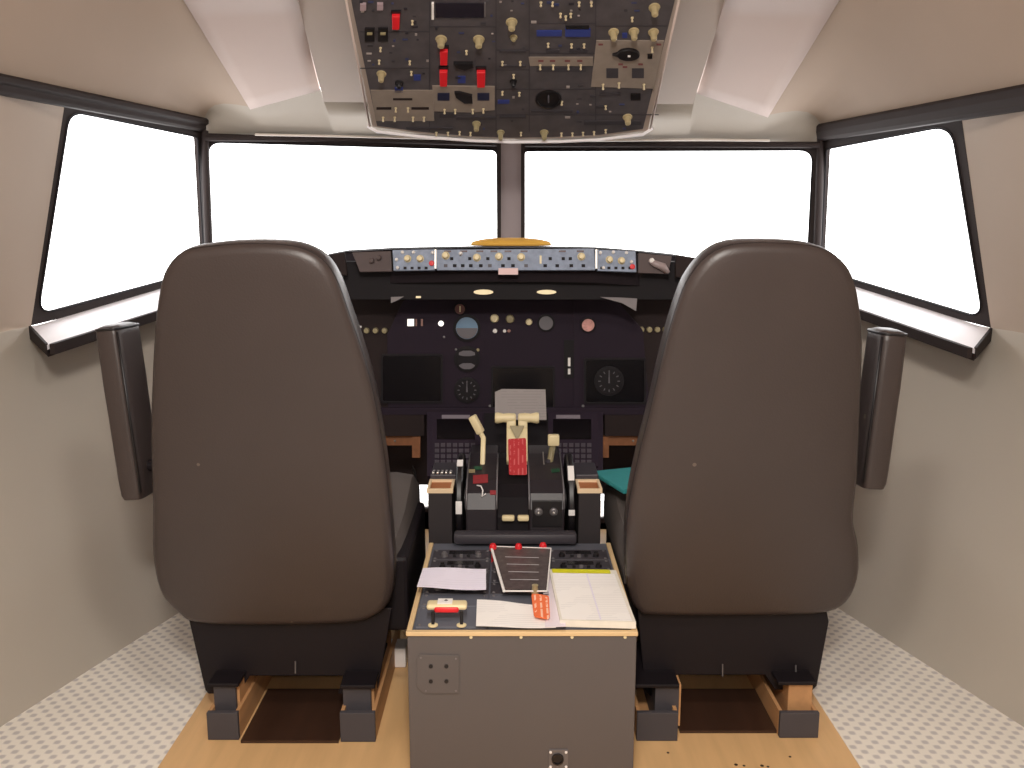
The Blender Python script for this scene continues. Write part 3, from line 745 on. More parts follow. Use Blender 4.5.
# thrust levers
xm = atY(517, 450, 2.45).x
for s in (-1, 1):
    a = atY(507.5 if s < 0 else 524.5, 520, 2.215)
    xx = xm+s*.016
    path = [V((xx, 2.38, .525)), V((xx, 2.42, .56)), V((xx, 2.45, .60)), V((xx, 2.455, .625))]
    bm = B()
    for p, r in zip(path, path[1:]):
        d = (r-p); box(bm, (p+r)/2, (.026, d.length+.01, .022), d.to_track_quat('Y', 'Z').to_matrix(), .003)
    lv = link('thrust_lever', bm, cream, tq, smooth=True)
    bm = B(); c = V((xx+s*.018, 2.455, .630)); lathe(bm, axisM(V((xm+s*.003, 2.455, .630)), (s, 0, 0)), [(.010, 0), (.013, .003), (.014, .02), (.0125, .035), (.016, .052), (.014, .058), (0, .059)], 20)
    link('lever_grip', bm, cream, lv, smooth=True)
    bm = B(); u0, u1 = ((502, 514.5) if s < 0 else (517.5, 529))
    A_ = atY(u0, 517, 2.20); B_ = atY(u1, 517, 2.20)
    bb(bm, A_.x, B_.x, 2.187, 2.204, A_.z-.008, A_.z+.006, .004); link('reverse_handle', bm, cream, tq, smooth=True)
# V-shaped web between the levers
bm = B(); prism(bm, [V((xm-.02, 2.432, .612)), V((xm+.02, 2.432, .612)), V((xm, 2.41, .575))], (0, .006, 0)); link('lever_web', bm, creamdull, tq)
# red tag hanging
pr_ = Pl(V((0, 2.33, .54)), (0, -1, .35))
bm = B(); ppx(bm, pr_, roundpoly([(508, 439), (526, 438), (527, 475), (509, 475)], 2), 0, .003)
tag(link('warning_tag', bm, redtag), 'long red warning tag hanging from the cream thrust levers', 'tag')
# speed brake lever (left)
bm = B()
pp_ = [atY(482.5, 470, 2.36), atY(483.5, 437, 2.40)]
box(bm, (pp_[0]+pp_[1])/2, (.013, .02, (pp_[1]-pp_[0]).length), (pp_[1]-pp_[0]).to_track_quat('Z', 'Y').to_matrix(), .003)
a, b = atY(484, 439, 2.40), atY(479, 430, 2.405)
tube(bm, [a, b], .007, 8)
lv = link('speed_brake_lever', bm, cream, tq, smooth=True)
bm = B(); a, b = atY(481, 433, 2.405), atY(472, 416, 2.41); d = b-a
box(bm, (a+b)/2, (.026, .02, d.length), d.to_track_quat('Z', 'Y').to_matrix(), .004); link('lever_grip', bm, cream, lv, smooth=True)
# flap lever (right)
bm = B(); tube(bm, [atY(548, 480, 2.33), atY(549, 468, 2.37), atY(551, 455, 2.395), atY(553, 446, 2.40)], [.008, .009, .009, .009], 8)
fl = link('flap_lever', bm, mat('lever_beige', (128, 118, 88), .5), tq, smooth='all')
bm = B(); q = atY(553.5, 440, 2.40); box(bm, q, (.031, .024, .03), None, .004); link('lever_grip', bm, cream, fl, smooth=True)
bm = B(); tube(bm, [atY(543, 452, 2.40), atY(544.5, 470, 2.34), atY(546, 486, 2.28)], .0016, 6); link('flap_guide', bm, metal, tq)
def onq(u, v, h=.0):   # point on the quadrant deck surface
    best = None
    for (y0, z0), (y1, z1) in zip(prof[0:6], prof[1:7]):
        r = ray(u, v); d = V((0, y1-y0, z1-z0)); n = V((0, -d.z, d.y)); den = r.dot(n)
        if abs(den) < 1e-6: continue
        t = (V((0, y0, z0))-EYE).dot(n)/den; p = EYE+r*t
        k = ((p.y-y0)*d.y+(p.z-z0)*d.z)/(d.length**2)
        if -.01 <= k <= 1.01 and (best is None or t < best[1]): best = (p+n.normalized()*h, t, n.normalized())
    return best[0], best[2]
def deckplate(name, px, m, h=.002):
    q = [onq(u, v, .0005)[0] for u, v in px]; n = onq(*px[0])[1]
    bm = B(); prism(bm, q, n*h); return link(name, bm, m, tq)
deckplate('green_label', [(474, 467), (482, 467), (482, 470), (474, 470)], green)
deckplate('green_label', [(551, 470), (559, 469), (560, 472), (552, 473)], green)
deckplate('cream_marker', [(469, 470), (475, 470), (475, 473), (469, 473)], creamdull)
deckplate('red_placard', [(473, 476), (488, 475), (488, 483), (473, 484)], mat('dull_red', (140, 40, 46), .6))
deckplate('red_placard', [(490, 491), (496, 491), (496, 495), (490, 495)], mat('dull_red', (140, 40, 46), .6))
bm = B(); tube(bm, [onq(477, 487, .006)[0], onq(481, 489, .01)[0], onq(483, 493, .01)[0], onq(482, 497, .006)[0], onq(486, 494, .006)[0]], .002, 6); link('wire_hook', bm, white, tq, smooth='all')
ps = Pl(V((0, 2.204, 0)), (0, -1, 0))
bm = B(); rpx(bm, ps, 532, 500, 562, 526, 0, .006); st = link('switch_plate', bm, blackp, tq, bevel=.001)
for u in (538.5, 553.5):
    bm = B(); lathe(bm, ps.mat(ps.hit(u, 511, .006)), [(.011, 0), (.010, .006), (.007, .008), (.006, .012), (0, .013)], 18); link('starter_knob', bm, steel, st, smooth=True)
    bm = B(); lathe(bm, ps.mat(ps.hit(u, 511, .0185)), [(.003, 0), (0, .002)], 10); link('knob_dot', bm, metal, st)
for u in (484, 548):
    q, n = onq(u, 462, 0); bm = B(); lathe(bm, axisM(q, n), [(.007, 0), (.006, .006), (0, .008)], 14); link('knob', bm, dk, tq, smooth=True)
# trim wheels
for s in (-1, 1):
    xw = atY(459 if s < 0 else 571.5, 470, 2.26).x
    nm = 'left' if s < 0 else 'right'
    R = .125; cz = .425; cy = 2.36; w = .009
    root = thing('trim_handwheel', (xw, cy, cz-R), 'black trim wheel with white stripes on %s side of the throttle quadrant' % nm, 'wheel', 'trim wheels')
    bm = B(); M = axisM(V((xw-w, cy, cz)), (1, 0, 0)); lathe(bm, M, [(.03, 0), (R-.02, 0), (R-.004, 0), (R, .004), (R, 2*w-.004), (R-.004, 2*w), (.03, 2*w)], 64); link('wheel', bm, blackp, root, smooth=True)
    bm = B(); cyl(bm, V((xw-w-.0005, cy, cz)), V((xw+w+.0005, cy, cz)), .029, seg=24); link('hub', bm, steel, root, smooth=True)
    for vv, dv in (((463, 8), (508, 22)) if s < 0 else ((473, 14), (513, 10))):
        pts = []
        # rim arc centred on the photographed stripe
        best = min(((abs((lambda p: 384-F*((p.z-H)*CT+(p.y)*ST)/((p.y)*CT-(p.z-H)*ST))(V((0, cy-R*math.cos(math.radians(a)), cz+R*math.sin(math.radians(a))))) - vv), a) for a in range(-60, 110)))
        a0 = best[1]; span = dv/900*2.25/R*57.3*(.6 if vv > 490 else 1.3)
        bm = B(); A_, B_ = [], []
        for k in range(7):
            a = math.radians(a0+(k/6-.5)*span)
            for L_, xx in ((A_, xw-w+.001), (B_, xw+w-.001)): L_.append((xx, a))
        for k in range(6):
            c = []
            for (xx, a) in (A_[k], A_[k+1], B_[k+1], B_[k]): c.append(V((xx, cy-(R+.0004)*math.cos(a), cz+(R+.0004)*math.sin(a))))
            prism(bm, c, (c[0]-V((c[0].x, cy, cz))).normalized()*.0015)
        link('white_stripe', bm, white, root)
# side towers with trays
for s in (-1, 1):
    u0, u1 = (427, 452.5) if s < 0 else (578, 602)
    yf = 2.24; x0, x1 = atY(u0, 490, yf).x, atY(u1, 490, yf).x; zt = atY(u0, 489, yf).z
    nm = 'left' if s < 0 else 'right'
    root = thing('side_tower', ((x0+x1)/2, yf, .021), 'dark upright tower with cream-rimmed tray on top, %s of the throttle quadrant' % nm, 'tower', 'side towers')
    bm = B(); bb(bm, x0+.002, x1-.002, yf+.002, 2.48, .021, zt-.012); link('tower_body', bm, mat('tower_dark', (44, 38, 40), .6), root, bevel=.002)
    yb = atz((u0+u1)/2, 479, zt).y
    bm = B(); xa, xb, ya, yb2 = x0-.001, x1+.001, yf, yb
    ti = .007
    outer = [V((xa, ya, zt)), V((xb, ya, zt)), V((xb, yb2, zt)), V((xa, yb2, zt))]
    inner = [V((xa+ti, ya+ti, zt)), V((xb-ti, ya+ti, zt)), V((xb-ti, yb2-ti, zt)), V((xa+ti, yb2-ti, zt))]
    holed(bm, outer, [inner], (0, 0, -.0115)); link('tray_rim', bm, mat('tray_cream', (232, 206, 170), .5), root)
    bm = B(); bb(bm, xa+ti, xb-ti, ya+ti, yb2-ti, zt-.0115, zt-.007); link('tray_floor', bm, tray_orange, root)
    bm = B(); bb(bm, x0, x1+(.004 if s < 0 else 0), yb2+.001, 2.46, zt-.01, zt+.012, .003); km = link('key_module', bm, dk, root)
    if s < 0:
        for k in range(5):
            xk = x0+.008+k*.0115
            bm = B(); box(bm, (xk, yb2+.012, zt+.0145), (.007, .012, .006), None, .0015); link('silver_key', bm, metal, km)
            bm = B(); box(bm, (xk, yb2+.032, zt+.0145), (.007, .01, .005), None, .0015); link('silver_key', bm, steel, km)

# ================================================================== CDU BAY (forward pedestal)
pa, pb_ = P(515, 412, 2.82), P(515, 475, 2.67)
pc2 = Pl(pa, (pb_-pa).cross(V((1, 0, 0))))
bay = thing('forward_pedestal', (0, 2.72, .021), 'dark sloping pedestal with two small display units below the instrument panel', 'console')
bm = B(); ppx(bm, pc2, [(427, 412), (603, 412), (603, 476), (427, 476)], -.04, 0); link('pedestal_face', bm, dark, bay, bevel=.002)
bm = B(); q0, q1 = pc2.hit(427, 474), pc2.hit(603, 474); bb(bm, q0.x, q1.x, q1.y+.05, q1.y+.22, .021, q0.z-.03); link('pedestal_body', bm, darker, bay)
for (a, b, c, d) in ((437, 477, 442, 470), (553, 593, 556, 580)):
    bm = B(); rpx(bm, pc2, a-5, 415, b+5, 468, 0, .008); u = link('control_display_unit', bm, dark, bay, bevel=.001)
    bm = B(); rpx(bm, pc2, a, 421, b-2, 441, .008, .0095); link('screen', bm, screen, u)
    bm = B(); rpx(bm, pc2, c, 417, d, 420.5, .008, .011); link('light_bar', bm, mat('bar_grey', (120, 112, 120), .5), u)
    k = B()
    for r in range(4):
        for cc in range(7):
            uu = a-2+cc*6; vv = 445+r*5.6; rpx(k, pc2, uu, vv, uu+4.2, vv+3.8, .008, .0105)
    link('keypad', k, mat('key_dark', (66, 60, 68), .5), u)
bm = B(); rpx(bm, pc2, 484, 414, 548, 470, 0, .004); link('centre_plate', bm, darker, bay)
ppaper = Pl(P(520, 415, 2.70), (0, -1, .35))
bm = B(); ppx(bm, ppaper, [(495, 392), (502, 389), (545.5, 389.5), (546.5, 420), (495, 420)], 0, .0015)
tag(link('printed_card', bm, papergrey), 'grey printed card with a clipped corner leaning behind the thrust lever grips', 'card')

# ================================================================== MAIN INSTRUMENT PANEL
YM = 2.86
pi = Pl(V((0, YM, 0)), (0, -1, .04))
ip = thing('instrument_panel', (0, YM+.05, .55), 'wide dark main instrument panel with screens and round gauges under the glareshield', 'panel')
bm = B(); ppx(bm, pi, [(318, 292), (712, 292), (708, 414), (322, 414)], -.06, -.016); link('backing_panel', bm, brownblack, ip)
bm = B(); ppx(bm, pi, roundpoly([(388, 415), (387, 335), (404, 299), (430, 296), (598, 296), (618, 302), (643, 330), (650, 415)], [0, 4, 8, 5, 5, 10, 8, 0], 5), -.0155, 0)
fp = link('face_panel', bm, dark, ip, bevel=.002)
def disp(u0, v0, u1, v1, h=.003):
    bm = B(); o = [pi.hit(*p, 0.0004) for p in roundpoly([(u0, v0), (u1, v0), (u1, v1), (u0, v1)], 2, 4)]
    i = [pi.hit(*p, 0.0004) for p in roundpoly([(u0+2, v0+2), (u1-2, v0+2), (u1-2, v1-2), (u0+2, v1-2)], 2, 4)]
    holed(bm, o, [i], pi.n*.006); bz = link('bezel', bm, darker, ip)
    bm = B(); rpx(bm, pi, u0+1, v0+1, u1-1, v1-1, .0004, .002); link('screen', bm, screen, bz)
disp(381, 354, 443, 403); disp(491, 366, 555, 412); disp(584, 358, 646, 404)
def gauge(u, v, r, face, ring=darker, lower=None, marks=False):
    k = pi.m(u, v)
    bm = B(); lathe(bm, pi.mat(pi.hit(u, v, .0004)), [(r*k*1.25, 0), (r*k*1.25, .006), (r*k, .007), (r*k, .002), (r*k*.98, .001)], 28); g = link('gauge', bm, ring, ip, smooth=True)
    bm = B(); lathe(bm, pi.mat(pi.hit(u, v, .002)), [(r*k, 0), (r*k, .002), (0, .0022)], 28); link('dial', bm, face, g)
    if lower:
        bm = B(); c = [(r*.97*math.cos(math.radians(a)), r*.97*math.sin(math.radians(a))) for a in range(0, 181, 15)]
        ppx(bm, pi, [(u+x, v+y) for x, y in c], .0044, .005); link('lower_half', bm, lower, g)
    if marks:
        bm = B()
        for a in range(0, 360, 30):
            c, s_ = math.cos(math.radians(a)), math.sin(math.radians(a))
            p0, p1 = (u+c*r*.7, v+s_*r*.7), (u+c*r*.9, v+s_*r*.9); w_ = .45
            ppx(bm, pi, [(p0[0]-s_*w_, p0[1]+c*w_), (p1[0]-s_*w_, p1[1]+c*w_), (p1[0]+s_*w_, p1[1]-c*w_), (p0[0]+s_*w_, p0[1]-c*w_)], .0044, .005)
        ppx(bm, pi, [(u-.8, v+2), (u+.8, v+2), (u+.3, v-r*.7), (u-.3, v-r*.7)], .0044, .0052)
        link('needle', bm, dialgrey, g)
gauge(467, 328, 11, skyblue, lower=dialgrey)
gauge(467, 359, 10.5, darker, lower=None)
for v0, v1 in ((350.5, 356), (363, 369)):
    bm = B(); ppx(bm, pi, [(459, v0+2), (463, v0), (471, v0), (475, v0+2), (475, v1-1), (470, v1), (464, v1), (459, v1-1)], .0045, .0052); link('dial_patch', bm, dialgrey, ip)
gauge(467, 390, 10.5, darker, marks=True); gauge(609, 381, 12, darker, marks=True)
gauge(546, 323, 7, dialgrey); gauge(588, 325, 6.3, dialpink); gauge(460, 309, 5, mat('dial_dull_red', (110, 60, 58), .5))
bm = B(); rpx(bm, pi, 459.4, 306, 460.8, 312, .0046, .0055); link('needle', bm, cream, ip)
def pk(u, v, r, m, h=.012, name='knob'):
    k = pi.m(u, v); bm = B(); lathe(bm, pi.mat(pi.hit(u, v, .0003)), [(r*k*1.1, 0), (r*k, .003), (r*k*.85, h), (0, h+.001)], 16); return link(name, bm, m, ip, smooth=True)
pk(494.5, 318.5, 4, cream); pk(510, 319, 4, creamdull); pk(529, 322, 3.2, cream); pk(495, 331, 2.2, white, .005); pk(504.5, 331, 1.6, white, .005); pk(509, 331, 1.6, mat('dull_pink', (150, 110, 100), .5), .004)
pk(441, 323.5, 2.6, litwhite, .003, 'indicator_light'); pk(478, 350, 1.6, creamdull, .004); pk(444, 337, 1.2, steel, .004); pk(456, 349.5, 1.2, steel, .004)
for u0, u1, m_ in ((407.5, 414, litwhite), (415.5, 417, mat('dull_pink', (150, 110, 100), .5)), (421, 423, mat('dull_pink', (150, 110, 100), .5))):
    bm = B(); rpx(bm, pi, u0, 319, u1, 326, .0003, .004); link('indicator_light', bm, m_, ip)
for u, v in ((379.5, 406), (490, 406), (583, 406)): pk(u, v, 1.3, steel, .003, 'screw')
# gear lever slot with two white marks
bm = B(); rpx(bm, pi, 564, 340, 574, 378, .0003, .003); ls = link('gear_slot', bm, darker, ip)
bm = B(); rpx(bm, pi, 574, 300, 579, 408, .0003, .004); link('panel_divider', bm, dark, ip)
bm = B(); rpx(bm, pi, 480, 300, 483, 408, .0003, .003); link('panel_divider', bm, dark, ip)
for v0, v1 in ((357.5, 366), (368.5, 374)):
    bm = B(); rpx(bm, pi, 567.8, v0, 570.3, v1, .003, .008); link('gear_marker', bm, white, ls)
# faint knobs on the outer wings
for u in (353, 366, 375, 384, 642, 650, 658, 666):
    bm = B(); k = .003; lathe(bm, pi.mat(pi.hit(u, 331 if u < 500 else 330, -.0155)), [(.010, 0), (.008, .012), (0, .013)], 14); link('wing_knob', bm, creamdull, ip, smooth=True)
bm = B(); rpx(bm, pi, 354, 326, 361, 328, -.015, -.01); link('wing_switch', bm, white, ip)
# small lit labels under the hood
# lower ledge of panel and knee boards with wooden braces
bm = B(); ppx(bm, pi, [(345, 407), (690, 407), (690, 414), (345, 414)], .0004, .02); link('lower_ledge', bm, dark, ip, bevel=.002)
kb = Pl(V((0, 2.86, 0)), (0, -1, 0))
for s in (-1, 1):
    u0, u1 = (350, 424) if s < 0 else (605, 690)
    bm = B(); rpx(bm, kb, u0, 415, u1, 436, -.02, 0); link('knee_board', bm, brownblack, ip)
    root = thing('wooden_brace', (kb.hit((u0+u1)/2, 470).x, 2.9, .3), 'brown wooden brace frame below the %s end of the instrument panel' % ('left' if s < 0 else 'right'), 'brace', 'wooden braces')
    a, b = (352, 417) if s < 0 else (606, 688)
    bm = B(); rpx(bm, kb, a, 437, b, 447, -.05, -.022); link('cross_bar', bm, woodbrown, root)
    c = (412, 420) if s < 0 else (602, 609)
    bm = B(); rpx(bm, kb, c[0], 437, c[1], 458, -.0215, -.004); link('upright', bm, woodbrown, root)
    c = (352, 360) if s < 0 else (680, 688)
    bm = B(); q_ = kb.hit(c[0], 447.3, -.036); q2_ = kb.hit(c[1], 447.3, -.036); bb(bm, q_.x, q2_.x, q_.y-.014, q_.y+.014, .021, q_.z); link('upright', bm, woodbrown, root)
    k = (394, 442.5) if s < 0 else (634, 442.5)
    bm = B(); lathe(bm, kb.mat(kb.hit(k[0], k[1], -.022)), [(.004, 0), (0, .003)], 10); link('screw', bm, metal, root)
bm = B(); q_ = atz(399, 668, .021); bb(bm, q_.x-.05, q_.x+.018, q_.y, q_.y+.06, .021, .075, .004)
tag(link('junction_box', bm, white), 'small white box on the plywood between left seat and console', 'box')
# dangling black cable in front of the left opening
bm = B(); pts = [atY(u, v, 3.1) for u, v in ((413, 470), (416, 482), (413, 492), (417, 504), (420, 515), (418, 526), (415, 531), (418, 545), (424, 560))]
tube(bm, [V(p) for p in catmull([tuple(p) for p in pts], 4)[:-4]], .004, 8)
tag(link('hanging_cable', bm, blackp, smooth='all'), 'thin black cable hanging in front of the bright low opening left of the pedestal', 'cable')

# ================================================================== GLARESHIELD
gs = thing('glareshield', (0, 2.85, .95), 'dark glareshield hood over the instrument panel with knob panels along its edge', 'glareshield')
def hoodpts():
    L = [(318, 257, 2.85), (345, 252, 2.78), (393, 249.5, 2.67), (470, 248, 2.65), (545, 248, 2.65), (597, 249, 2.65), (637, 252, 2.67), (676, 256, 2.78), (712, 262, 2.85)]
    return [P(*p) for p in L]
hp = hoodpts()
bm = B(); n = len(hp)
th = []
rows_ = []
for dy, dz in ((.012, -.10), (.012, -.004), (.004, 0), (.08, .004), (.35, -.004), (.46, -.03), (.46, -.10)):
    rows_.append([bm.verts.new(V((p.x*(1+dy*.05), p.y+dy, p.z+dz))) for p in hp])
for a, b in zip(rows_, rows_[1:]+rows_[:1]):
    for k in range(n-1): bm.faces.new((a[k], a[k+1], b[k+1], b[k]))
bm.faces.new([r[0] for r in rows_]); bm.faces.new([r[-1] for r in rows_][::-1])
link('hood', bm, shield, gs, smooth=True)
# fascia recessed below the knob panels
pg = Pl(V((0, 2.70, 0)), (0, -1, 0))
bm = B(); ppx(bm, pg, [(340, 262), (690, 262), (694, 300), (336, 300)], -.09, -.02); link('fascia', bm, darker, gs)
# knob panels (centre and two side units)
pmc = Pl(P(515, 260, 2.645), (0, -1, .12))
def unit(name, px, m, h=.012):
    bm = B(); ppx(bm, pmc, px, -.02, h); return link(name, bm, m, gs, bevel=.0015)
uc = unit('mode_panel', [(437, 250), (594, 249), (595, 270.5), (437, 270.5)], mcp)
ul = unit('side_knob_panel', [(393, 250.5), (434.5, 249.5), (435, 270.5), (394, 271)], mcp, .010)
ur = unit('side_knob_panel', [(597, 250), (635, 251.5), (636, 272.5), (597, 271)], mcp, .010)
for px in ([(352, 252.5), (391, 251), (392, 271.5), (360, 272)], [(638, 253), (672, 256), (668, 274), (638, 273)]):
    unit('outer_unit', px, mcp_brown, .002)
for px in ([(318, 257), (344, 252), (347, 275), (318, 278)], [(676, 255), (712, 260), (712, 280), (676, 277)]):
    unit('end_cap', px, brownblack, -.005)
for u in (436, 595.7):
    bm = B(); rpx(bm, pmc, u-.9, 250, u+.9, 269, .0, .02); link('divider_strip', bm, metal, gs)
def gk(par, u, v, r, m, h=.018, base=.0122, name='knob'):
    k = pmc.m(u, v); bm = B(); lathe(bm, pmc.mat(pmc.hit(u, v, base)), [(r*k*1.25, 0), (r*k*1.2, .003), (r*k, .004), (r*k*.8, h), (0, h+.001)], 16); return link(name, bm, m, par, smooth=True)
for u, v in ((446, 256), (477, 258), (499, 257), (521, 257.5), (581, 257)): gk(uc, u, v, 3.2, cream)
for u, v in ((461, 254),): gk(uc, u, v, 1.6, white)
for u, v in ((408, 259), (420.5, 259)): gk(ul, u, v, 3, cream, base=.0102)
for u, v in ((609, 260), (621, 261)): gk(ur, u, v, 3, cream, base=.0102)
for u, v in ((397, 260), (398, 268), (433, 253), (403, 252.5), (414, 252.5)): gk(ul, u, v, 1.4, white, .006, .0102)
for u, v in ((600, 253), (603, 268), (613, 252.5), (626, 253), (631, 262)): gk(ur, u, v, 1.4, white, .006, .0102)
gk(ul, 432, 263.5, 2.2, red, .004, .0102, 'red_button'); gk(ur, 632, 267, 2.2, red, .004, .0102, 'red_button')
def wnd(par, u0, v0, u1, v1, m=darker, h=.0122, name='small_window'):
    bm = B(); rpx(bm, pmc, u0, v0, u1, v1, h, h+.0015); return link(name, bm, m, par)
for c in (448, 464, 480, 494, 508, 524, 562, 580): wnd(uc, c-3.5, 250.8, c+3.5, 252.6, mat('window_maroon', (70, 44, 52), .4))
for c in (446, 455, 463, 471, 481, 490, 503, 513, 526, 545, 557, 571, 583): wnd(uc, c-1.8, 264.5, c+1.8, 267.5, darker if c % 2 else mat('button_dark', (70, 66, 74), .5), name='push_button')
for c in (452, 470, 488, 509, 550, 563, 570): wnd(uc, c-1.6, 257.5, c+1.6, 260.5, darker, name='push_button')
wnd(uc, 539.5, 256, 541.5, 264, cream, name='thumb_wheel')
for par, c0 in ((ul, 397), (ur, 600)):
    for k in range(5): wnd(par, c0+k*7, 267, c0+k*7+3, 269.5, darker, .0102, 'push_button')
# lamp on outer units
for u, v in ((372, 261), (379, 258)): gk(gs, u, v, 2.5, mcp_brown, .012, .0022, 'knob')
bm = B(); tube(bm, [pmc.hit(648, 261, .01), pmc.hit(654, 264, .014), pmc.hit(662, 267, .014), pmc.hit(668, 273, .008)], [.004, .010, .012, .006], 10); link('map_light', bm, mat('map_light_grey', (150, 135, 135), .35), gs, smooth='all')
bm = B(); lathe(bm, axisM(pmc.hit(651, 261, .016), pmc.n), [(.008, 0), (.006, .004), (0, .005)], 12); link('map_light_lens', bm, white, gs, smooth=True)
# lamps under hood
pu = Pl(V((0, 2.718, 0)), (0, -1, 0))
for u, v, w_, h_ in ((483.5, 292, 10, 2.6), (546.5, 292, 10, 2.3)):
    bm = B(); px = [(u+w_*math.cos(a*math.pi/8), v+h_*(math.sin(a*math.pi/8))) for a in range(16)]
    ppx(bm, pu, px, .0004, .006); link('hood_lamp', bm, lampglow, gs, bevel=.001)
bm = B(); rpx(bm, pu, 416, 296, 421, 298, .0004, .004); link('hood_lamp', bm, lampglow, gs)
for px in ([(391, 297), (404, 296.5), (396, 301), (391, 303)], [(600, 297), (620, 297.5), (637, 298.5), (636, 311), (622, 303)]):
    bm = B(); ppx(bm, pu, px, .0004, .003); link('lit_panel_patch', bm, mat('lit_panel_grey', (128, 122, 124), .6), gs)  # added wedges, light painted in as paler grey for lit bits of panel behind
# small label under the centre panel
bm = B(); rpx(bm, pmc, 498.5, 268.5, 518, 275, .0145, .017); link('pink_placard', bm, pinkwhite, gs)
# yellow hard cap shaped pad on the hood
cx0 = P(511, 247, 2.82)
bm = B(); M = Matrix.Translation(V((cx0.x, cx0.y, hp[4].z+.003))) @ Matrix.Diagonal((1.0, .55, 1, 1))
lathe(bm, M, [(.122, 0), (.128, .004), (.12, .013), (.09, .020), (.05, .024), (0, .025)], 40)
tag(link('yellow_pad', bm, tan, smooth='all'), 'low tan-yellow rounded pad lying on top of the glareshield', 'pad')

# ================================================================== OVERHEAD PANEL
oa, ob = P(511, 136, 2.62), P(511, 0, 2.16)
po = Pl(oa, (oa-ob).cross(V((1, 0, 0))))
oh = thing('overhead_panel', (oa+ob)/2, 'large grey overhead switch panel with cream knobs and red guarded switches', 'panel')
ext = [(336, -60), (346, 0), (372, 128), (420, 135), (470, 139), (511, 140.5), (560, 140), (600, 138), (648, 132), (682, 0), (694, -60)]
bm = B(); ppx(bm, po, ext, -.07, -.004); link('housing', bm, ceil_mid, oh, bevel=.002)
face = [(340, -55), (351, 0), (377, 126), (420, 132), (470, 136.5), (511, 138), (560, 137), (600, 135), (643, 129), (675, 0), (688, -55)]
bm = B(); ppx(bm, po, face, -.0038, 0); link('face_plate', bm, ohmat, oh, bevel=.001)
bm = B(); tube(bm, [po.hit(u, v, .002) for u, v in ((368, 126), (377, 131), (420, 136), (470, 140), (511, 141.5), (560, 141), (600, 139), (643, 134), (652, 128))], .0045, 8); link('lower_lip', bm, ledge_white, oh, smooth='all')
for a, b in (((345, -5), (370, 128)), ((680, -5), (650, 130))):
    bm = B(); tube(bm, [po.hit(*a, .001), po.hit(*b, .001)], .003, 8); link('side_lip', bm, ceil_light, oh, smooth='all')
def O(x, y): return 340+x/3.012, y/3.012
def op(px, m, h0=.0004, h1=.003, name='module_plate', par=None, bev=0):
    bm = B(); ppx(bm, po, [O(*p) for p in px], h0, h1); return link(name, bm, m, par or oh, bevel=bev)
def orc(x0, y0, x1, y1, m, h0=.0004, h1=.003, name='module_plate', par=None): return op([(x0, y0), (x1, y0), (x1, y1), (x0, y1)], m, h0, h1, name, par)
def knob(x, y, r=7, m=cream, h=.02, h0=.0004, par=None):
    u, v = O(x, y); k = po.m(u, v)*r/3.012
    bm = B(); lathe(bm, po.mat(po.hit(u, v, h0)), [(k*1.5, 0), (k*1.4, .003), (k, .004), (k*.85, h), (k*.6, h+.002), (0, h+.002)], 14)
    return link('rotary_knob', bm, m, par or oh, smooth=True)
def toggle(x, y, m=mat('toggle_cream', (198, 182, 148), .45), h0=.0004, par=None, L=.014):
    u, v = O(x, y); M = po.mat(po.hit(u, v, h0)) @ Matrix.Rotation(math.radians(-18), 4, 'X').inverted()
    bm = B(); lathe(bm, M, [(.0038, 0), (.0035, .003), (.0016, .0035), (.0026, L-.004), (.0034, L-.002), (.0025, L), (0, L+.0005)], 10)
    return link('toggle_switch', bm, m, par or oh, smooth=True)
seam = mat('module_seam', (56, 52, 57), .6)
for x in (270, 470, 570, 770): orc(x-1.5, -100, x+1.5, 395, seam, .0002, .0012, 'module_seam')
for y, a, b in ((95, 60, 270), (205, 60, 270), (80, 270, 470), (150, 470, 570), (210, 470, 570), (70, 570, 770), (160, 570, 770), (268, 470, 770), (345, 470, 960), (78, 770, 985), (-40, 60, 985)): orc(a, y-1.2, b, y+1.2, seam, .0002, .0012, 'module_seam')
# beige plates
pL1 = op([(92, 270), (280, 270), (284, 362), (108, 362)], beige)
pL2 = op([(278, 256), (466, 258), (466, 328), (400, 336), (284, 332)], beige, .0004, .004)
pC = op([(568, 170), (762, 170), (762, 196), (572, 196)], beige)
pR = op([(772, 120), (976, 120), (946, 264), (756, 258)], beige, .0004, .004)
for x, y in ((168, 322), (205, 322), (130, 350), (165, 350), (220, 350), (253, 350)): toggle(x, y, h0=.003, par=pL1)
for a in ((110, 320, 155, 327), (215, 320, 268, 327), (160, 293, 218, 299)): orc(*a, brownblack, .003, .004, 'legend', pL1)
for x, y in ((315, 326), (347, 326), (400, 326), (432, 324)): toggle(x, y, h0=.004, par=pL2)
for x in (312, 432): orc(x-18, 276, x+18, 298, mat('window_navy', (34, 36, 60), .3), .004, .006, 'display', pL2)
op([(345, 270), (360, 270), (398, 280), (400, 302), (375, 302), (350, 285)], blackp, .004, .012, 'pointer_knob', pL2)
for x in (603, 642, 688, 725): toggle(x, 193, h0=.003, par=pC); 
for x in (605, 640, 685, 722): orc(x-8, 178, x+8, 183, mat('legend_maroon', (110, 60, 62), .5), .003, .004, 'legend', pC)
orc(592, 203, 740, 215, seam, .0004, .002, 'legend')
u, v = O(868, 156); k = po.m(u, v)
bm = B(); ppx(bm, po, [O(868+34*math.cos(a*math.pi/12), 156+17*math.sin(a*math.pi/12)) if abs(a-12) > .5 else O(818, 156) for a in range(24)], .004, .014); kk = link('pointer_knob', bm, blackp, pR, bevel=.002)
orc(866, 154, 874, 159, white, .014, .015, 'knob_dot', kk)
for x in (820, 897): orc(x-18, 202, x+18, 230, seam, .004, .006, 'display', pR)
for x, y in ((792, 250), (840, 246), (915, 250), (940, 138)): toggle(x, y, h0=.004, par=pR, L=.016)
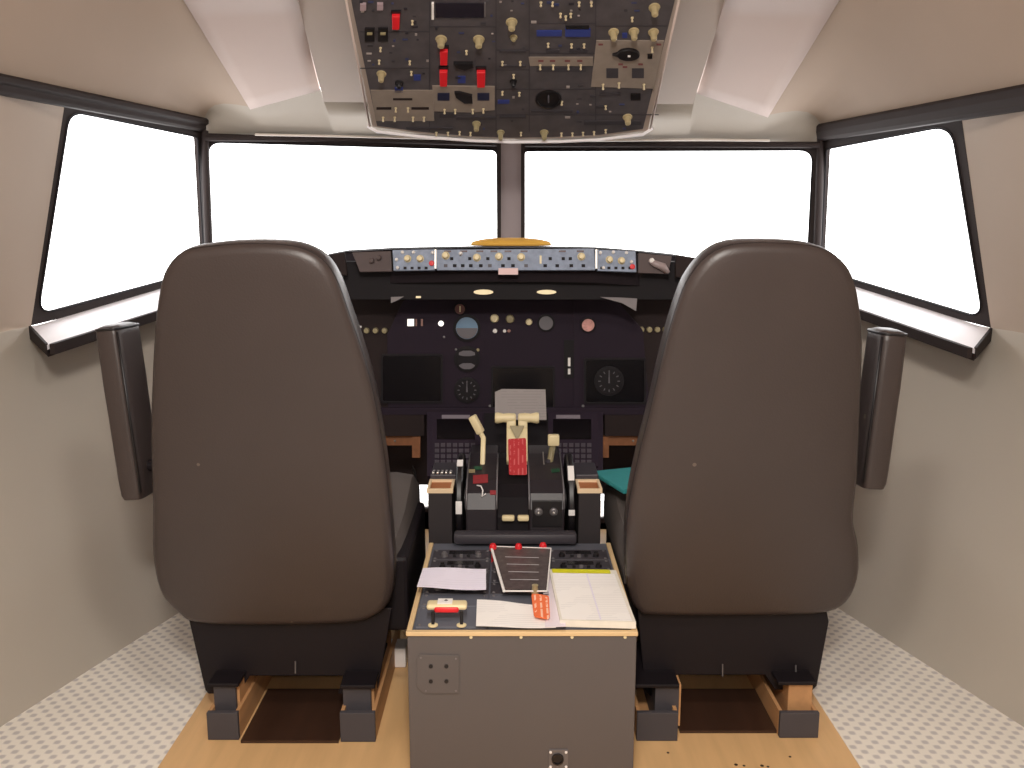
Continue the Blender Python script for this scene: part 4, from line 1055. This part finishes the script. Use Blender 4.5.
for x, y in ((785, 130), (845, 190), (905, 190), (960, 130), (858, 198)): orc(x-7, y-2.5, x+7, y+2.5, mat('legend_maroon', (110, 60, 62), .5), .004, .005, 'legend', pR)
orc(926, 158, 940, 170, blackp, .004, .008, 'push_button', pR)
# large knobs
for x, y, r in ((305, 118, 12), (418, 118, 12), (517, 66, 12), (125, 222, 10), (411, 372, 9), (484, 398, 8), (615, 398, 9), (866, 352, 10), (947, 22, 12), (824, 96, 11), (885, 94, 11), (944, 96, 11)): knob(x, y, r, creamdull if r < 10 else mat('knob_amber', (168, 152, 116), .45), .024)
knob(523, 112, 8, creamdull, .01); knob(178, 250, 9, blackp, .014); knob(522, 245, 8, blackp, .016)
# red guards
for x, y, w_, h_ in ((169, 56, 12, 20), (313, 163, 12, 21), (312, 226, 12, 22), (425, 228, 13, 23)):
    op([(x-w_, y-h_), (x+w_, y-h_), (x+w_*.9, y+h_), (x-w_*.9, y+h_)], red, .0004, .016, 'switch_guard', None, .002)
    orc(x-w_-3, y-h_-7, x+w_+3, y-h_, blackp, .0004, .006, 'guard_hinge')
for x, y in ((218, 62), (122, 143), (118, 181), (210, 183), (215, 215), (381, 152), (489, 185), (543, 185), (489, 275), (540, 278), (605, 6), (640, 6), (720, 6), (757, 6), (664, 40), (695, 40), (680, 48), (880, 52), (627, 130), (697, 132), (735, 132), (290, 398), (325, 398), (360, 396), (393, 398), (545, 398), (667, 400), (700, 400), (732, 398), (765, 396), (800, 390), (800, 318), (668, 305), (523, 224)): toggle(x, y, L=.012)
for x, y in ((70, 16), (121, 15)): orc(x-9, y-9, x+9, y+9, mat('button_mauve', (160, 140, 145), .5), .0004, .008, 'push_button')
for x, y in ((90, 100), (130, 100)):
    orc(x-15, y-18, x+15, y+20, blackp, .0004, .006, 'rocker_switch'); orc(x-8, y-8, x+8, y-3, creamdull, .006, .010, 'rocker_cap')
d = orc(288, 8, 434, 50, mat('display_navy', (34, 30, 40), .25), .0004, .004, 'display'); orc(276, 5, 283, 52, white, .0004, .008, 'display_bracket'); orc(434, 5, 439, 45, steel, .0004, .006, 'display_bracket')
orc(592, 90, 668, 106, blue, .0004, .004, 'legend_strip'); orc(678, 84, 754, 106, blue, .0004, .006, 'legend_strip'); orc(680, 76, 750, 83, blackp, .0004, .006, 'legend_strip')
for a in ((222, 224, 243, 240), (355, 228, 378, 248), (475, 300, 510, 310), (165, 262, 190, 276), (850, 98, 865, 112)): orc(*a, blue, .0004, .003, 'blue_label')
op([(342, 184), (400, 184), (402, 195), (375, 204), (350, 196)], blackp, .0004, .010, 'pointer_knob')
bm = B(); u, v = O(628, 298); lathe(bm, po.mat(po.hit(u, v, .0004)), [(.036, 0), (.036, .004), (.030, .005), (.030, .001), (0, .001)], 32); g = link('round_gauge', bm, blackp, oh, smooth=True)
bm = B(); a_, b_ = po.hit(*O(628, 306), .003), po.hit(*O(628, 286), .003); tube(bm, [a_, b_], .002, 6); link('needle', bm, dialgrey, g)
for a in ((735, 362, 908, 374), (200, 382, 340, 388), (350, 350, 470, 358), (480, 348, 560, 354), (780, 278, 845, 286), (875, 280, 905, 300), (770, 315, 795, 324), (300, 340, 345, 352), (575, 330, 700, 337), (620, 148, 660, 156), (690, 148, 745, 156), (480, 195, 560, 200), (480, 150, 560, 156)): orc(*a, seam if a[0] != 875 else blackp, .0004, .0035, 'legend')

rnd = random.Random(3)
tiny = [mat('legend_pale', (150, 140, 136), .6), seam, mat('legend_dark', (40, 36, 44), .5), mat('legend_blue', (52, 58, 92), .5)]
spots = [(x, y) for y in range(-30, 395, 19) for x in range(62, 960, 33)]
rnd.shuffle(spots); cnt = 0
busy = [(92, 250, 480, 365), (750, 110, 985, 275), (270, 0, 445, 60), (560, 160, 770, 220), (575, 255, 680, 340), (290, 100, 330, 255), (400, 100, 445, 255), (150, 20, 190, 80), (340, 175, 405, 210), (585, 70, 760, 112), (70, 80, 150, 125), (490, 40, 545, 125), (800, 70, 970, 112), (925, 0, 975, 45)]
for x, y in spots:
    if cnt >= 90: break
    x += rnd.uniform(-8, 8); y += rnd.uniform(-5, 5)
    lx = 45+max(0, y)*.12; rx = 985-max(0, y)*.12
    if x < lx+15 or x > rx-28 or any(a-14 < x < c+4 and b-6 < y < d+6 for a, b, c, d in busy): continue
    w_ = rnd.choice((7, 10, 16)); cnt += 1
    orc(x-w_/2, y-2, x+w_/2, y+rnd.choice((1, 2, 4)), rnd.choice(tiny), .0004, rnd.choice((.0018, .003)), 'legend')

# ================================================================== LIGHT
w = bpy.data.worlds.new('bright_screen_sky'); bpy.context.scene.world = w; w.use_nodes = True
bg = w.node_tree.nodes['Background']; bg.inputs[0].default_value = (1.0, .985, .985, 1); bg.inputs[1].default_value = 4.2
def area(name, loc, tgt, sx, sy, e, col, spread=180):
    l = bpy.data.lights.new(name, 'AREA'); l.shape = 'RECTANGLE'; l.size = sx; l.size_y = sy; l.energy = e; l.color = col; l.spread = math.radians(spread)
    o = bpy.data.objects.new(name, l); C.objects.link(o); o.location = loc
    o.rotation_euler = (V(tgt)-V(loc)).to_track_quat('-Z', 'Y').to_euler(); return o
area('cabin_lamp', (0, -.25, 1.97), (0, 1.5, .2), .28, .2, 42, (1, .94, .87))
area('cabin_lamp_forward', (0, .75, 2.0), (0, 1.5, .3), .25, .2, 12, (1, .94, .87))
area('flash_lamp', (0, -.05, 1.22), (0, 2, .9), .08, .05, 5, (1, .88, .78))

cam = bpy.data.cameras.new('camera'); co = bpy.data.objects.new('camera', cam); C.objects.link(co)
cam.sensor_width = 36; cam.lens = 36*F/1024; cam.clip_start = .01
co.location = EYE; co.rotation_euler = (math.pi/2-TH, 0, 0)
sc = bpy.context.scene; sc.camera = co
sc.view_settings.view_transform = 'Standard'; sc.view_settings.look = 'None'; sc.view_settings.gamma = 1; sc.view_settings.exposure = 0
sc.cycles.use_denoising = True
sc.cycles.max_bounces = 8; sc.cycles.diffuse_bounces = 5; sc.cycles.transparent_max_bounces = 8
